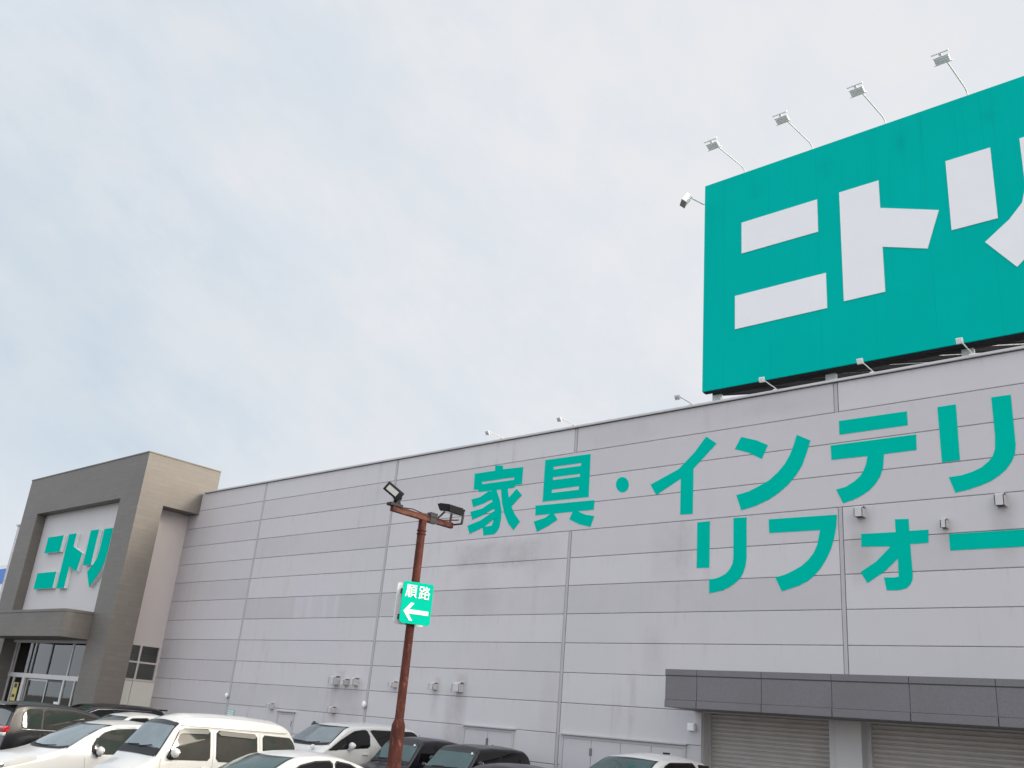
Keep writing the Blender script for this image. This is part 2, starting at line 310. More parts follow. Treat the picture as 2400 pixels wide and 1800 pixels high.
# ------------------------------------------------------------------ mesh helpers
WM = {}
class MB:
    def __init__(s): s.v = []; s.f = []
    def add(s, vs, fs):
        o = len(s.v); s.v += [tuple(v) for v in vs]; s.f += [tuple(i + o for i in f) for f in fs]; return s
    def box(s, x0, x1, y0, y1, z0, z1):
        v = [(x, y, z) for x in (x0, x1) for y in (y0, y1) for z in (z0, z1)]
        return s.add(v, [(0, 1, 3, 2), (4, 6, 7, 5), (0, 4, 5, 1), (2, 3, 7, 6), (0, 2, 6, 4), (1, 5, 7, 3)])
    def bbox(s, x0, x1, y0, y1, z0, z1, b=0.01):
        bm = bmesh.new(); r = bmesh.ops.create_cube(bm, size=1)
        for q in bm.verts: q.co = Vector(((x0 + x1) / 2 + q.co.x * (x1 - x0), (y0 + y1) / 2 + q.co.y * (y1 - y0), (z0 + z1) / 2 + q.co.z * (z1 - z0)))
        bmesh.ops.bevel(bm, geom=bm.edges[:], offset=b, segments=2, affect='EDGES', profile=0.6)
        return s.bm(bm)
    def bm(s, bm, mat=None):
        bm.verts.index_update(); vs = [(mat @ q.co if mat else q.co) for q in bm.verts]; fs = [[w.index for w in f.verts] for f in bm.faces]; bm.free()
        return s.add(vs, fs)
    def mb(s, o, mat):
        return s.add([mat @ Vector(v) for v in o.v], o.f)
    def tube(s, pts, r, n=10, cap=True):
        pts = [Vector(p) for p in pts]; rs = r if isinstance(r, (list, tuple)) else [r] * len(pts); rings = []; last = None
        for i, p in enumerate(pts):
            d = (pts[min(i + 1, len(pts) - 1)] - pts[max(i - 1, 0)]).normalized()
            a = d.orthogonal().normalized() if last is None else (last - d * last.dot(d)).normalized()
            last = a; b = d.cross(a)
            rings.append([p + (a * math.cos(2 * math.pi * k / n) + b * math.sin(2 * math.pi * k / n)) * rs[i] for k in range(n)])
        vs = [q for ring in rings for q in ring]; fs = []
        for i in range(len(pts) - 1):
            for k in range(n): fs.append((i * n + k, i * n + (k + 1) % n, (i + 1) * n + (k + 1) % n, (i + 1) * n + k))
        if cap: fs.append(tuple(range(n))[::-1]); fs.append(tuple((len(pts) - 1) * n + k for k in range(n)))
        return s.add(vs, fs)
    def bar(s, a, b, w, h, up=(0, 0, 1)):
        a, b = Vector(a), Vector(b); d = (b - a).normalized(); sd = d.cross(Vector(up)).normalized(); u = sd.cross(d)
        vs = [p + sd * w / 2 * i + u * h / 2 * j for p in (a, b) for i, j in ((-1, -1), (1, -1), (1, 1), (-1, 1))]
        return s.add(vs, [(0, 1, 2, 3), (7, 6, 5, 4), (0, 4, 5, 1), (1, 5, 6, 2), (2, 6, 7, 3), (3, 7, 4, 0)])
    def ell(s, c, r, seg=16, rings=10, mat=None):
        bm = bmesh.new(); bmesh.ops.create_uvsphere(bm, u_segments=seg, v_segments=rings, radius=1)
        for q in bm.verts:
            q.co = Vector((q.co.x * r[0], q.co.y * r[1], q.co.z * r[2]))
            if mat: q.co = mat @ q.co
            q.co += Vector(c)
        return s.bm(bm)
    def ext(s, loops, y0, y1, frame=None, side=True, back=True):
        """polygon with holes in (x, z), from front y0 to back y1; frame maps (x, y, z)"""
        fr = frame or (lambda p: p); polys = [[Vector((a, b, 0)) for a, b in l] for l in loops]
        flat = [p for l in loops for p in l]; tris = tessellate_polygon(polys); n = len(flat)
        def ori(t):
            a, b, c = (flat[i] for i in t); return t if (b[0] - a[0]) * (c[1] - a[1]) - (b[1] - a[1]) * (c[0] - a[0]) > 0 else t[::-1]
        tris = [ori(tuple(t)) for t in tris]
        vs = [fr((a, y0, b)) for a, b in flat] + [fr((a, y1, b)) for a, b in flat]; fs = list(tris)
        if back: fs += [tuple(i + n for i in t[::-1]) for t in tris]
        if side:
            o = 0
            for k, l in enumerate(loops):
                ar = sum(l[i][0] * l[(i + 1) % len(l)][1] - l[(i + 1) % len(l)][0] * l[i][1] for i in range(len(l)))
                ccw = (ar > 0) == (k == 0)
                for i in range(len(l)):
                    a, b = o + i, o + (i + 1) % len(l)
                    fs.append((a, a + n, b + n, b) if ccw else (b, b + n, a + n, a))
                o += len(l)
        return s.add(vs, fs)
    def build(s, name, mat, parent=None, smooth=False, auto=None, local=False):
        """one mesh object; vertices are given in world space unless local, and stored relative to the parent"""
        w = WM.get(parent.name, Matrix()) if parent else Matrix()
        iv = Matrix() if local else w.inverted()
        me = bpy.data.meshes.new(name); me.from_pydata([tuple(iv @ Vector(v)) for v in s.v], [], s.f); me.validate()
        me.materials.append(mat); o = bpy.data.objects.new(name, me); C.objects.link(o)
        if smooth:
            for p in me.polygons: p.use_smooth = True
            if auto is not None: me.set_sharp_from_angle(angle=R(auto))
        if parent: o.parent = parent
        WM[o.name] = w
        return o
def tag(o, label, cat, group=None):
    o['label'] = label; o['category'] = cat
    if group: o['group'] = group
    return o
def thing(name, label, cat, loc=(0, 0, 0), rz=0, group=None):
    o = bpy.data.objects.new(name, None); C.objects.link(o); o.location = loc; o.rotation_euler = (0, 0, rz); o.empty_display_size = .2
    WM[o.name] = Matrix.Translation(loc) @ Matrix.Rotation(rz, 4, 'Z')
    return tag(o, label, cat, group)
def struct(o): o['kind'] = 'structure'; return o
def dup(o, parent=None):
    c = o.copy(); C.objects.link(c); c.parent = parent
    for ch in [x for x in C.objects if x.parent is o]: dup(ch, c)
    return c

# ------------------------------------------------------------------ ground
g = MB().add([(-300, -300, 0), (300, -300, 0), (300, 400, 0), (-300, 400, 0)], [(0, 1, 2, 3)]); struct(g.build('ground', M['asphalt']))
g = MB()
for i in range(-14, 6):
    x = -2.5 + i * 2.4
    for y0, y1 in ((7.6, 12.8), (14.6, 19.2)): g.add([(x - .06, y0, .004), (x + .06, y0, .004), (x + .06, y1, .004), (x - .06, y1, .004)], [(0, 1, 2, 3)])
struct(g.build('parking_lines', M['line']))
g = MB().bbox(-36.5, 30, 19.5, 19.98, 0, .12, .015); struct(g.build('pavement', M['kerb']))

# ------------------------------------------------------------------ store building
WY = 16.006
ZR = [8.659 - .6 * n for n in range(0, 15)] + [0.0]
JX = [-25.029 + 6.1167 * k for k in range(0, 8)]
store = thing('store_building', 'long pale grey panel-clad store with teal lettering and roller shutters', 'building', (-12, WY, 0))
wall = MB()
def panel(x0, x1, z0, z1, y=WY):
    c = .009; yb = y + .045
    v = [(x0 + c, y, z0 + c), (x1 - c, y, z0 + c), (x1 - c, y, z1 - c), (x0 + c, y, z1 - c), (x0, y + c, z0), (x1, y + c, z0), (x1, y + c, z1), (x0, y + c, z1),
         (x0, yb, z0), (x1, yb, z0), (x1, yb, z1), (x0, yb, z1)]
    wall.add(v, [(0, 1, 2, 3), (0, 4, 5, 1), (1, 5, 6, 2), (2, 6, 7, 3), (3, 7, 4, 0), (4, 8, 9, 5), (5, 9, 10, 6), (6, 10, 11, 7), (7, 11, 8, 4), (11, 10, 9, 8)])
OPX0, OPX1 = -9.44, -3.92                                # opening of the loading bay
for n in range(len(ZR) - 1):
    zt, zb = ZR[n] - .004, ZR[n + 1] + .004
    edges = [(-29.4, JX[0] - .044)]
    xs = [x for k, x in enumerate(JX) if not (n in (1, 2, 3) and k >= 2)]
    for a, b in zip(xs, xs[1:] + [24.0]): edges.append((a + .044, b - .044 if b < 23 else b))
    for a, b in edges:
        if n >= 10:
            if b > OPX0 and a < OPX1:
                if a < OPX0: panel(a, OPX0, zb, zt)
                if b > OPX1: panel(max(a, OPX1), b, zb, zt)
                continue
        panel(a, b, zb, zt)
for n in range(len(ZR) - 1): panel(-44.1, -37.95, ZR[n + 1] + .006, ZR[n] - .006)
wall.build('wall', M['wall'], store)
bk = MB()
bk.box(-29.4, 24, WY + .046, WY + .3, 2.66, 8.66); bk.box(-29.4, OPX0, WY + .046, WY + .3, 0, 2.66); bk.box(OPX1, 24, WY + .046, WY + .3, 0, 2.66)
bk.box(-44.1, -37.95, WY + .046, WY + .3, 0, 8.66)
bk.build('wall_backing', M['gap'], store)
for k, x in enumerate(JX):
    spans = [(ZR[1], ZR[0]), (0.26, ZR[4])] if k >= 2 else [(0.0, ZR[0])]
    if k == 3: spans = [(ZR[1], ZR[0]), (3.30, ZR[4])]
    if OPX0 < x < OPX1 and k != 3: spans = [(2.66, ZR[0])]
    for a, b in spans: MB().box(x - .033, x + .033, WY + .004, WY + .046, a, b).build('joint_strip', M['joint'], store)
rf = MB().box(-44, 24, WY + .3, 52, 8.0, 8.2); rf.box(-44.1, -43.9, WY + .3, 52, 0, 8.0); rf.box(23.8, 24, WY + .3, 52, 0, 8.0); rf.box(-43.9, 23.8, 51.8, 52, 0, 8.0)
rf.build('roof', M['roof'], store)
cp = MB().bbox(-28.62, 24.05, WY - .055, WY + .32, 8.648, 8.698, .008); cp.build('coping', M['coping'], store)
cp = MB().bbox(-44.15, -38.0, WY - .055, WY + .32, 8.672, 8.742, .008); cp.build('coping', M['coping'], store)
cp = MB().box(-28.62, 24.0, WY - .02, WY + .02, 8.637, 8.647); cp.build('coping_shadow_line', M['dark_trim'], store)  # dark strip put in for the shadow line under the coping

# teal lettering on the wall, measured in metres on the wall plane
GLYPHS = {
    'house': [[[(-15.259,8.049),(-15.005,8.019),(-14.988,7.924),(-14.34,7.905),(-14.339,7.483),(-14.544,7.483),(-14.564,7.421),(-14.798,7.419),(-15.729,7.428),(-15.767,7.496),(-15.913,7.511),(-15.93,7.917),(-15.253,7.919)],[(-15.657,7.678),(-14.593,7.683),(-14.594,7.618),(-15.64,7.619)]],[[(-15.305,7.435),(-15.147,7.434),(-15.004,7.162),(-14.919,6.906),(-14.909,6.7),(-14.934,6.498),(-15.003,6.395),(-15.105,6.341),(-15.435,6.336),(-15.492,6.553),(-15.333,6.548),(-15.187,6.558),(-15.154,6.665),(-15.137,6.746),(-15.137,6.897),(-15.195,7.068),(-15.293,7.259)]],[[(-15.957,7.265),(-15.655,7.3),(-15.406,7.417),(-15.198,7.397),(-15.137,7.202),(-15.321,7.191),(-15.538,7.127),(-15.872,7.065)]],[[(-15.953,6.952),(-15.56,7.003),(-15.277,7.131),(-15.093,7.142),(-15.073,6.974),(-15.235,6.947),(-15.501,6.844),(-15.858,6.754)]],[[(-16.001,6.611),(-15.578,6.711),(-15.174,6.9),(-15.029,6.916),(-15.043,6.724),(-15.167,6.693),(-15.461,6.537),(-15.906,6.409)]],[[(-14.998,7.447),(-14.782,7.439),(-14.716,7.176),(-14.612,6.975),(-14.494,6.789),(-14.305,6.586),(-14.486,6.399),(-14.665,6.573),(-14.82,6.829),(-14.924,7.099)]],[[(-14.488,7.381),(-14.311,7.22),(-14.604,6.981),(-14.731,6.999),(-14.752,7.18),(-14.717,7.19)]]],
    'tool': [[[(-13.667,7.991),(-12.351,7.974),(-12.338,6.985),(-13.659,6.998)],[(-13.404,7.802),(-12.6,7.794),(-12.603,7.728),(-13.398,7.734)],[(-13.399,7.552),(-12.614,7.545),(-12.617,7.48),(-13.396,7.482)],[(-13.406,7.256),(-12.625,7.261),(-12.627,7.178),(-13.408,7.182)]],[[(-13.864,6.923),(-12.169,6.899),(-12.178,6.685),(-13.845,6.696)]],[[(-13.878,6.553),(-13.547,6.613),(-13.374,6.709),(-13.307,6.704),(-13.179,6.544),(-13.462,6.411),(-13.761,6.309)]],[[(-12.757,6.696),(-12.63,6.692),(-12.388,6.589),(-12.154,6.545),(-12.245,6.309),(-12.56,6.395),(-12.839,6.524)]]],
    'dot': [[[(-11.279,7.153),(-11.285,7.099),(-11.309,7.053),(-11.348,7.019),(-11.397,7.002),(-11.452,7.003),(-11.506,7.022),(-11.554,7.057),(-11.591,7.104),(-11.612,7.159),(-11.615,7.216),(-11.6,7.267),(-11.568,7.308),(-11.523,7.334),(-11.469,7.342),(-11.414,7.331),(-11.362,7.303),(-11.319,7.26),(-11.291,7.209)]]],
    'i': [[[(-9.414,7.968),(-9.173,7.791),(-9.698,7.326),(-9.7,6.387),(-9.989,6.397),(-9.992,7.147),(-10.577,6.857),(-10.727,7.095),(-10.046,7.356),(-9.684,7.663)]]],
    'n': [[[(-8.625,7.85),(-8.288,7.731),(-8.058,7.605),(-8.188,7.342),(-8.475,7.508),(-8.766,7.617)]],[[(-7.462,7.728),(-7.197,7.581),(-7.282,7.338),(-7.373,7.113),(-7.497,6.942),(-7.656,6.775),(-7.851,6.634),(-8.046,6.528),(-8.334,6.426),(-8.627,6.37),(-8.731,6.678),(-8.478,6.723),(-8.259,6.804),(-8.042,6.9),(-7.862,7.034),(-7.718,7.181),(-7.61,7.345),(-7.525,7.54)]]],
    'te': [[[(-6.635,7.879),(-5.406,7.872),(-5.406,7.614),(-6.637,7.613)]],[[(-6.808,7.429),(-5.276,7.425),(-5.286,7.147),(-5.846,7.144),(-5.879,6.899),(-5.932,6.751),(-6.014,6.634),(-6.129,6.52),(-6.27,6.436),(-6.44,6.368),(-6.619,6.328),(-6.737,6.589),(-6.556,6.62),(-6.397,6.703),(-6.287,6.79),(-6.222,6.882),(-6.169,7.004),(-6.14,7.144),(-6.803,7.154)]]],
    'ri': [[[(-4.89,7.865),(-4.588,7.866),(-4.598,6.875),(-4.885,6.872)]],[[(-4.024,7.895),(-3.727,7.891),(-3.733,7.036),(-3.759,6.883),(-3.816,6.761),(-3.907,6.642),(-4.018,6.552),(-4.153,6.471),(-4.31,6.415),(-4.504,6.365),(-4.711,6.333),(-4.795,6.606),(-4.592,6.616),(-4.408,6.661),(-4.273,6.716),(-4.159,6.802),(-4.089,6.886),(-4.044,6.998),(-4.023,7.234)]]],
    'ri2': [[[(-9.59,6.206),(-9.309,6.209),(-9.31,5.296),(-9.59,5.301)]],[[(-8.79,6.23),(-8.517,6.222),(-8.519,5.45),(-8.542,5.294),(-8.592,5.16),(-8.664,5.055),(-8.773,4.972),(-8.889,4.904),(-9.028,4.849),(-9.307,4.808),(-9.311,5.072),(-9.179,5.081),(-9.067,5.113),(-8.949,5.168),(-8.865,5.253),(-8.81,5.349),(-8.792,5.464)]]],
    'fu': [[[(-8.058,6.147),(-6.74,6.128),(-6.759,5.919),(-6.803,5.728),(-6.866,5.53),(-6.958,5.351),(-7.068,5.192),(-7.195,5.061),(-7.328,4.964),(-7.49,4.893),(-7.818,4.801),(-7.94,5.056),(-7.737,5.104),(-7.572,5.173),(-7.429,5.244),(-7.303,5.341),(-7.198,5.46),(-7.121,5.609),(-7.061,5.871),(-8.052,5.886)]]],
    'o': [[[(-5.723,5.963),(-5.496,5.953),(-5.496,5.747),(-5.184,5.746),(-5.199,5.524),(-5.495,5.524),(-5.486,5.02),(-5.494,4.931),(-5.529,4.856),(-5.595,4.795),(-5.672,4.772),(-5.749,4.761),(-5.928,4.766),(-5.963,4.982),(-5.788,4.975),(-5.715,4.991),(-5.713,5.293),(-5.936,5.09),(-6.249,4.898),(-6.36,5.089),(-6.085,5.254),(-5.947,5.379),(-5.822,5.504),(-6.324,5.526),(-6.319,5.75),(-5.723,5.742)]]],
    'bar': [[[(-4.865,5.646),(-3.745,5.648),(-3.771,5.378),(-4.861,5.376)]]],
}
for k, pcs in GLYPHS.items():
    b = MB()
    for i, loops in enumerate(pcs):
        if k == 'bar': loops = [[(-4.865, 5.648), (-3.05, 5.648), (-3.05, 5.377), (-4.863, 5.377)]]
        b.ext(loops, WY - .006 - .0010 * i, WY + .02, back=False)
    b.build('wall_letter', M['teal'], store)

# doors at the foot of the wall
def door_set(x0, x1, top, n, handle=None, lintel=True):
    fr = MB(); y0 = WY - .035
    y0 = WY - .022; fr.box(x0 - .05, x0, y0, WY + .01, 0.13, top + .05); fr.box(x1, x1 + .05, y0, WY + .01, 0.13, top + .05); fr.box(x0, x1, y0, WY + .01, top, top + .05)
    f = fr.build('door_frame', M['doorframe'], store)
    if lintel: MB().box(x0 - .08, x1 + .08, WY - .07, WY + .01, top + .062, top + .085).build('drip_cap', M['doorframe'], f)
    w = (x1 - x0) / n
    for i in range(n):
        a = x0 + i * w
        d = MB().bbox(a + .006, a + w - .006, WY - .016, WY + .005, .14, top - .006, .004).build('door', M['door'], store)
        hx = a + w - .02 if i % 2 == 0 else a + .02
        for z in (top - .22, .55): MB().tube([(hx, WY - .025, z - .07), (hx, WY - .025, z + .07)], .009, 8).build('hinge', M['hinge'], d)
        if handle is not None and i == handle:
            h = MB().tube([(a + .08, WY - .05, top - .36), (a + .22, WY - .06, top - .28)], .014, 8); h.tube([(a + .08, WY - .05, top - .36), (a + .08, WY - .01, top - .36)], .02, 8)
            h.build('handle', M['hinge'], d)
door_set(-15.42, -14.02, 1.985, 2, 1)
door_set(-12.62, -9.80, 1.985, 4)
door_set(-22.46, -21.80, 1.93, 1, None, True)

# loading bay: dark stone canopy, two roller shutters, the pier between them
CY = 15.0
cn = MB(); cn.box(-9.60, 3.0, CY + .012, WY - .002, 2.78, 3.20); can = cn.build('canopy', M['canopy'], store)
def segs(): return [-9.60, -8.95, -7.72, -6.51, -5.30, -4.09, -2.88, -1.67, -.46, .75, 1.96, 3.0]
fa, tp, bt = MB(), MB(), MB(); s_ = segs()
for a, b in zip(s_, s_[1:]):
    fa.bbox(a + .006, b - .006, CY, CY + .03, 2.785, 3.185, .004)
    tp.bbox(a + .004, b - .004, CY - .012, WY - .004, 3.20, 3.305, .006)
    bt.bbox(a + .006, b - .006, CY - .018, WY - .004, 2.655, 2.78, .006)
fa.build('fascia_panel', M['canopy'], can); tp.build('top_trim', M['canopy'], can); bt.build('bottom_trim', M['canopy'], can)
MB().box(-9.60, 3.0, CY + .004, CY + .012, 3.186, 3.199).build('shadow_groove', M['dark_trim'], can)
SY = WY + .30
for (x0, x1) in ((-9.42, -7.08), (-6.42, -3.95)):
    sh = MB(); z = .02
    ns = int(2.66 / .075); pr = [(-.0, 0), (.018, .02), (.020, .05), (.0, .071)]
    vs = []; fs = []
    for i in range(ns + 1):
        for k, (d, dz) in enumerate(pr):
            vs += [(x0 - .03, SY - d, .02 + i * .075 + dz), (x1 + .03, SY - d, .02 + i * .075 + dz)]
    for i in range(len(vs) // 2 - 1): fs.append((2 * i, 2 * i + 1, 2 * i + 3, 2 * i + 2))
    sh.add(vs, fs); sh.box(x0 - .03, x1 + .03, SY + .004, SY + .03, 0, 2.72); s = sh.build('roller_shutter', M['shutter'], store)
    for xa, xb in ((x0 - .06, x0 + .015), (x1 - .015, x1 + .06)): MB().box(xa, xb, SY - .06, SY + .03, 0, 2.7).build('guide_rail', M['pier'], s)
pr_ = MB(); pr_.bbox(-6.92, -6.47, WY - .004, SY + .1, 1.02, 2.656, .01); pr_.bbox(-6.92, -6.47, WY - .004, SY + .1, 0, 1.008, .01); pr_.box(-7.03, -6.93, WY + .03, SY + .1, 0, 2.656); pr_.build('pier', M['pier'], store)
rv = MB().box(OPX0 - .02, OPX0 + .016, WY + .046, SY - .07, 0, 2.656); rv.box(OPX1 - .016, OPX1 + .02, WY + .046, SY + .1, 0, 2.656); rv.box(OPX0, OPX1, WY + .05, SY + .3, 2.64, 2.658); rv.build('shutter_reveal', M['pier'], store)
MB().box(-9.5, -3.9, SY + .12, SY + .2, 0, 2.64).build('bay_lining', M['gap'], store)

# ------------------------------------------------------------------ small things fixed to the wall
def vent(x0, x1, z0, z1, label, dep=.16, cat='vent hood', grp='vent hoods on the store wall'):
    xc, w, h = (x0 + x1) / 2, (x1 - x0), z1 - z0
    t = thing('vent_hood', label, cat, (xc, WY, z0), 0, grp)
    b = MB(); q = w / 2
    prof = [(0, h), (-dep * .55, h), (-dep, h * .80), (-dep, 0.0), (-dep + .012, 0.0), (-dep + .012, h * .75), (0, h * .75)]
    vs = [(sx * q, y, z) for sx in (-1, 1) for y, z in prof]; n = len(prof)
    fs = [(i, (i + 1) % n, n + (i + 1) % n, n + i) for i in range(n)]
    b.add(vs, fs)
    for sx in (-1, 1):
        k = sx * q; b.box(min(k, k - sx * .012), max(k, k - sx * .012), -dep, 0, 0, h * .8)
    b.build('hood', M['wall_hood'], t, local=True)
    MB().box(-q + .014, q - .014, -dep + .02, -.002, h * .03, h * .06).build('grille', M['dark_trim'], t, local=True)
    MB().box(-q - .015, q + .015, -.008, 0, -.01, h + .012).build('flange', M['wall_hood'], t, local=True)
M['wall_hood'] = simple('vent_hood_paint', (0.49, 0.475, 0.48), 0.5, 0.1, 0.08, 5)
vent(-6.37, -6.22, 6.03, 6.22, 'grey vent hood right of the vertical joint, between the two lines of teal lettering')
vent(-4.95, -4.86, 5.74, 5.90, 'small vent hood just above the left end of the long teal dash', .13)
vent(-4.09, -3.95, 6.03, 6.24, 'vent hood under the tall curved teal stroke, the rightmost high on the wall')
vent(-20.27, -20.07, 2.75, 2.97, 'low vent hood above the white minivan, leftmost of the row of three', .2)
vent(-19.84, -19.69, 2.76, 2.91, 'low vent hood in the middle of the row of three', .18)
vent(-19.46, -19.31, 2.77, 2.95, 'low vent hood at the right end of the row of three, beside the joint', .18)
vent(-17.98, -17.84, 2.77, 2.91, 'small low vent hood half hidden behind the rusty lamp post', .18)
vent(-16.58, -16.44, 2.77, 2.93, 'small low vent hood between the lamp post and a larger square one', .16)
vent(-15.82, -15.60, 2.75, 2.96, 'larger square vent hood above the black wagons, a dirty streak below', .16)
vent(-22.88, -22.74, 2.04, 2.18, 'small vent hood left above the narrow single door', .16)
vent(-20.20, -20.05, 2.07, 2.22, 'small vent hood directly below the row of three', .16)
def round_lamp(x, z, r, label):
    t = thing('wall_lamp', label, 'wall lamp', (x, WY, z), 0, 'round lamps on the wall joints')
    MB().tube([(0, -.0, 0), (0, -.05, 0)], r * .95, 18).build('base', M['lamp_grey'], t, True, 40, True)
    MB().ell((0, -.045, .0), (r * .8, .05, r), 18, 10).build('diffuser', M['lamp_white'], t, True, local=True)
round_lamp(-25.08, 2.29, .075, 'small round wall lamp on the vertical joint above the white delivery van')
round_lamp(-18.94, 2.33, .085, 'white round wall lamp on the vertical joint just left of the lamp post')
t = thing('notice_plate', 'small pale green notice plate on the wall just above the white delivery van', 'notice', (-24.77, WY, 1.83))
MB().bbox(-.20, .20, -.02, 0, -.10, .10, .006).build('plate', M['sign_teal_small'], t, local=True)
g = MB()
for z in (.05, -.005, -.055): g.box(-.15, .15, -.0225, -.0205, z - .013, z + .013)
g.build('print', M['paper'], t, local=True)
t = thing('key_switch_box', 'small white box on the wall beside the left roller shutter', 'box', (-9.625, WY, 2.30))
MB().bbox(-.075, .075, -.07, 0, 0, .135, .012).build('case', M['lamp_white'], t, local=True)
MB().bbox(-.06, .06, -.078, -.0705, .015, .12, .003).build('cover', M['lamp_white'], t, local=True)
t = thing('wall_lantern', 'small black lantern on the wall behind the white minivan windscreen', 'lantern', (-20.74, WY, 1.62))
MB().box(-.05, .05, -.05, 0, .02, .17).build('bracket', M['black'], t, local=True)
b = MB().tube([(0, -.10, 0), (0, -.10, .11)], [.05, .065], 12); b.tube([(0, -.10, .12), (0, -.10, .155), (0, -.10, .21)], [.085, .06, .03], 12); b.build('lamp_head', M['black_metal'], t, True, 35, True)

# spotlights standing on the roof edge
def edge_spot(x, label, reach=.53, white=False, up=False, zz=8.698):
    t = thing('roof_edge_spotlight', label, 'spotlight', (x, WY, zz), 0, 'spotlights along the roof edge')
    m = M['lamp_white'] if white else M['lamp_grey']
    MB().box(-.04, .04, -.04, .10, 0, .02).build('foot', m, t, local=True)
    MB().tube([(0, .04, .02), (0, -.02, .045), (0, -reach, .05 if not up else .055)], (.009 if not white else .011), 8).build('arm', m, t, True, 50, True)
    hd = MB(); rot = Matrix.Rotation(R(28 if not up else 200), 4, 'X')
    q = MB().bbox(-.075, .075, -.03, .03, -.09, .05, .012); q.box(-.06, .06, -.045, -.029, -.03, .03)
    for k in range(3): q.box(-.05 + k * .05 - .006, -.05 + k * .05 + .006, .029, .045, -.07, .03)
    hd.mb(q, Matrix.Translation((0, -reach - .02, .02)) @ rot @ Matrix.Scale(.72, 4)); h = hd.build('lamp_head', m, t, local=True)
    ln = MB(); q = MB().box(-.06, .06, -.032, -.0305, -.08, -.035); ln.mb(q, Matrix.Translation((0, -reach - .02, .02)) @ rot @ Matrix.Scale(.72, 4)); ln.build('lens', M['lens'], h, local=True)
edge_spot(-15.10, 'grey spotlight arm on the roof edge, leftmost, above the first teal character')
edge_spot(-12.88, 'grey spotlight arm on the roof edge directly over a vertical wall joint')
edge_spot(-9.78, 'grey spotlight arm on the roof edge just left of the big teal billboard')
edge_spot(-7.88, 'white uplight below the billboard, left of its grey steel post', .55, True, True)
edge_spot(-5.97, 'white uplight below the billboard, under its second white character', .55, True, True)
edge_spot(-4.26, 'white uplight below the billboard, nearest the right edge of the view', .62, True, True)

# ------------------------------------------------------------------ rooftop billboard
BX0, BX1, BZ0, BZ1, BY = -9.525, -1.45, 8.955, 13.94, 16.0
bill = thing('rooftop_billboard', 'huge teal billboard with bold white characters standing on the store roof', 'billboard', (-3.7, BY + .4, 8.2))
MB().bbox(BX0, BX1, BY, BY + .12, BZ0, BZ1, .012).build('panel', M['bill'], bill)
MB().box(BX0 + .03, BX1 - .03, BY + .122, BY + .14, BZ0 + .05, BZ1 - .05).build('bounce_sheet', M['corr'], bill)  # pale sheet added to bounce light onto the corrugated back sheet
MB().box(BX0 + .02, BX1 - .02, BY + .02, BY + .13, BZ0 - .02, BZ0 - .002).build('bottom_rail', M['steel_dark'], bill)
LT = [[[(-8.605, 12.69), (-6.905, 12.69), (-6.905, 11.94), (-8.605, 11.94)], [(-8.76, 10.975), (-6.775, 10.975), (-6.775, 10.21), (-8.76, 10.21)]],
      [[(-6.44, 12.69), (-5.65, 12.69), (-5.65, 12.07), (-4.59, 11.67), (-4.84, 10.94), (-5.65, 11.22), (-5.65, 10.27), (-6.44, 10.27)]],
      [[(-4.40, 12.655), (-3.625, 12.655), (-3.625, 11.185), (-4.40, 11.185)],
       [(-3.14, 12.655), (-2.36, 12.655), (-2.36, 11.75), (-2.42, 11.38), (-2.58, 11.02), (-2.85, 10.70), (-3.41, 10.16), (-3.87, 10.78), (-3.45, 11.10), (-3.22, 11.36), (-3.14, 11.66)]]]
for ch in LT:
    b = MB()
    for l in ch: b.ext([l], BY - .012, BY + .01, back=False)
    b.build('billboard_letter', M['bill_white'], bill)
for x in (-9.34, -6.88, -4.4, -1.7):
    p = MB().bbox(x - .10, x + .10, BY + .27, BY + .37, 8.2, BZ1 - .2, .01); p.build('post', M['steel'], bill)
b = MB(); bx = BX0 + .1
while bx < BX1:
    b.bar((bx, BY + .32, BZ0 + .05), (bx + 1.4, BY + 2.1, BZ0 + .52), .09, .09); bx += .92
b.build('diagonal_brace', M['steel_dark'], bill)
b = MB(); b.bar((BX0 + .1, BY + .30, BZ0 + .05), (BX1 - .1, BY + .30, BZ0 + .05), .10, .10); b.bar((BX0 + .1, BY + 2.1, BZ0 + .50), (BX1 - .1, BY + 2.1, BZ0 + .50), .10, .12)
b.build('rail', M['steel_dark'], bill)
b = MB(); vs = []; fs = []; nx = int((BX1 - BX0) / .06)
for i in range(nx * 2 + 1): vs += [(BX0 + .05 + i * .06 / 2 * 1.0, BY + 2.25 + (.03 if (i // 2) % 2 else 0), z) for z in (BZ0 + .10, BZ0 + 1.25)]
fs = [(2 * i, 2 * i + 2, 2 * i + 3, 2 * i + 1) for i in range(nx * 2)]
b.add(vs, fs); b.build('back_sheet', M['corr'], bill)
b = MB()
for x in (-9.2, -6.3, -3.9, -1.7):
    for z in (10.2, 11.0): b.bar((x, BY + .45, z), (x, BY + 2.2, z + .2), .1, .1)
b.build('frame_rail', M['steel_dark'], bill)

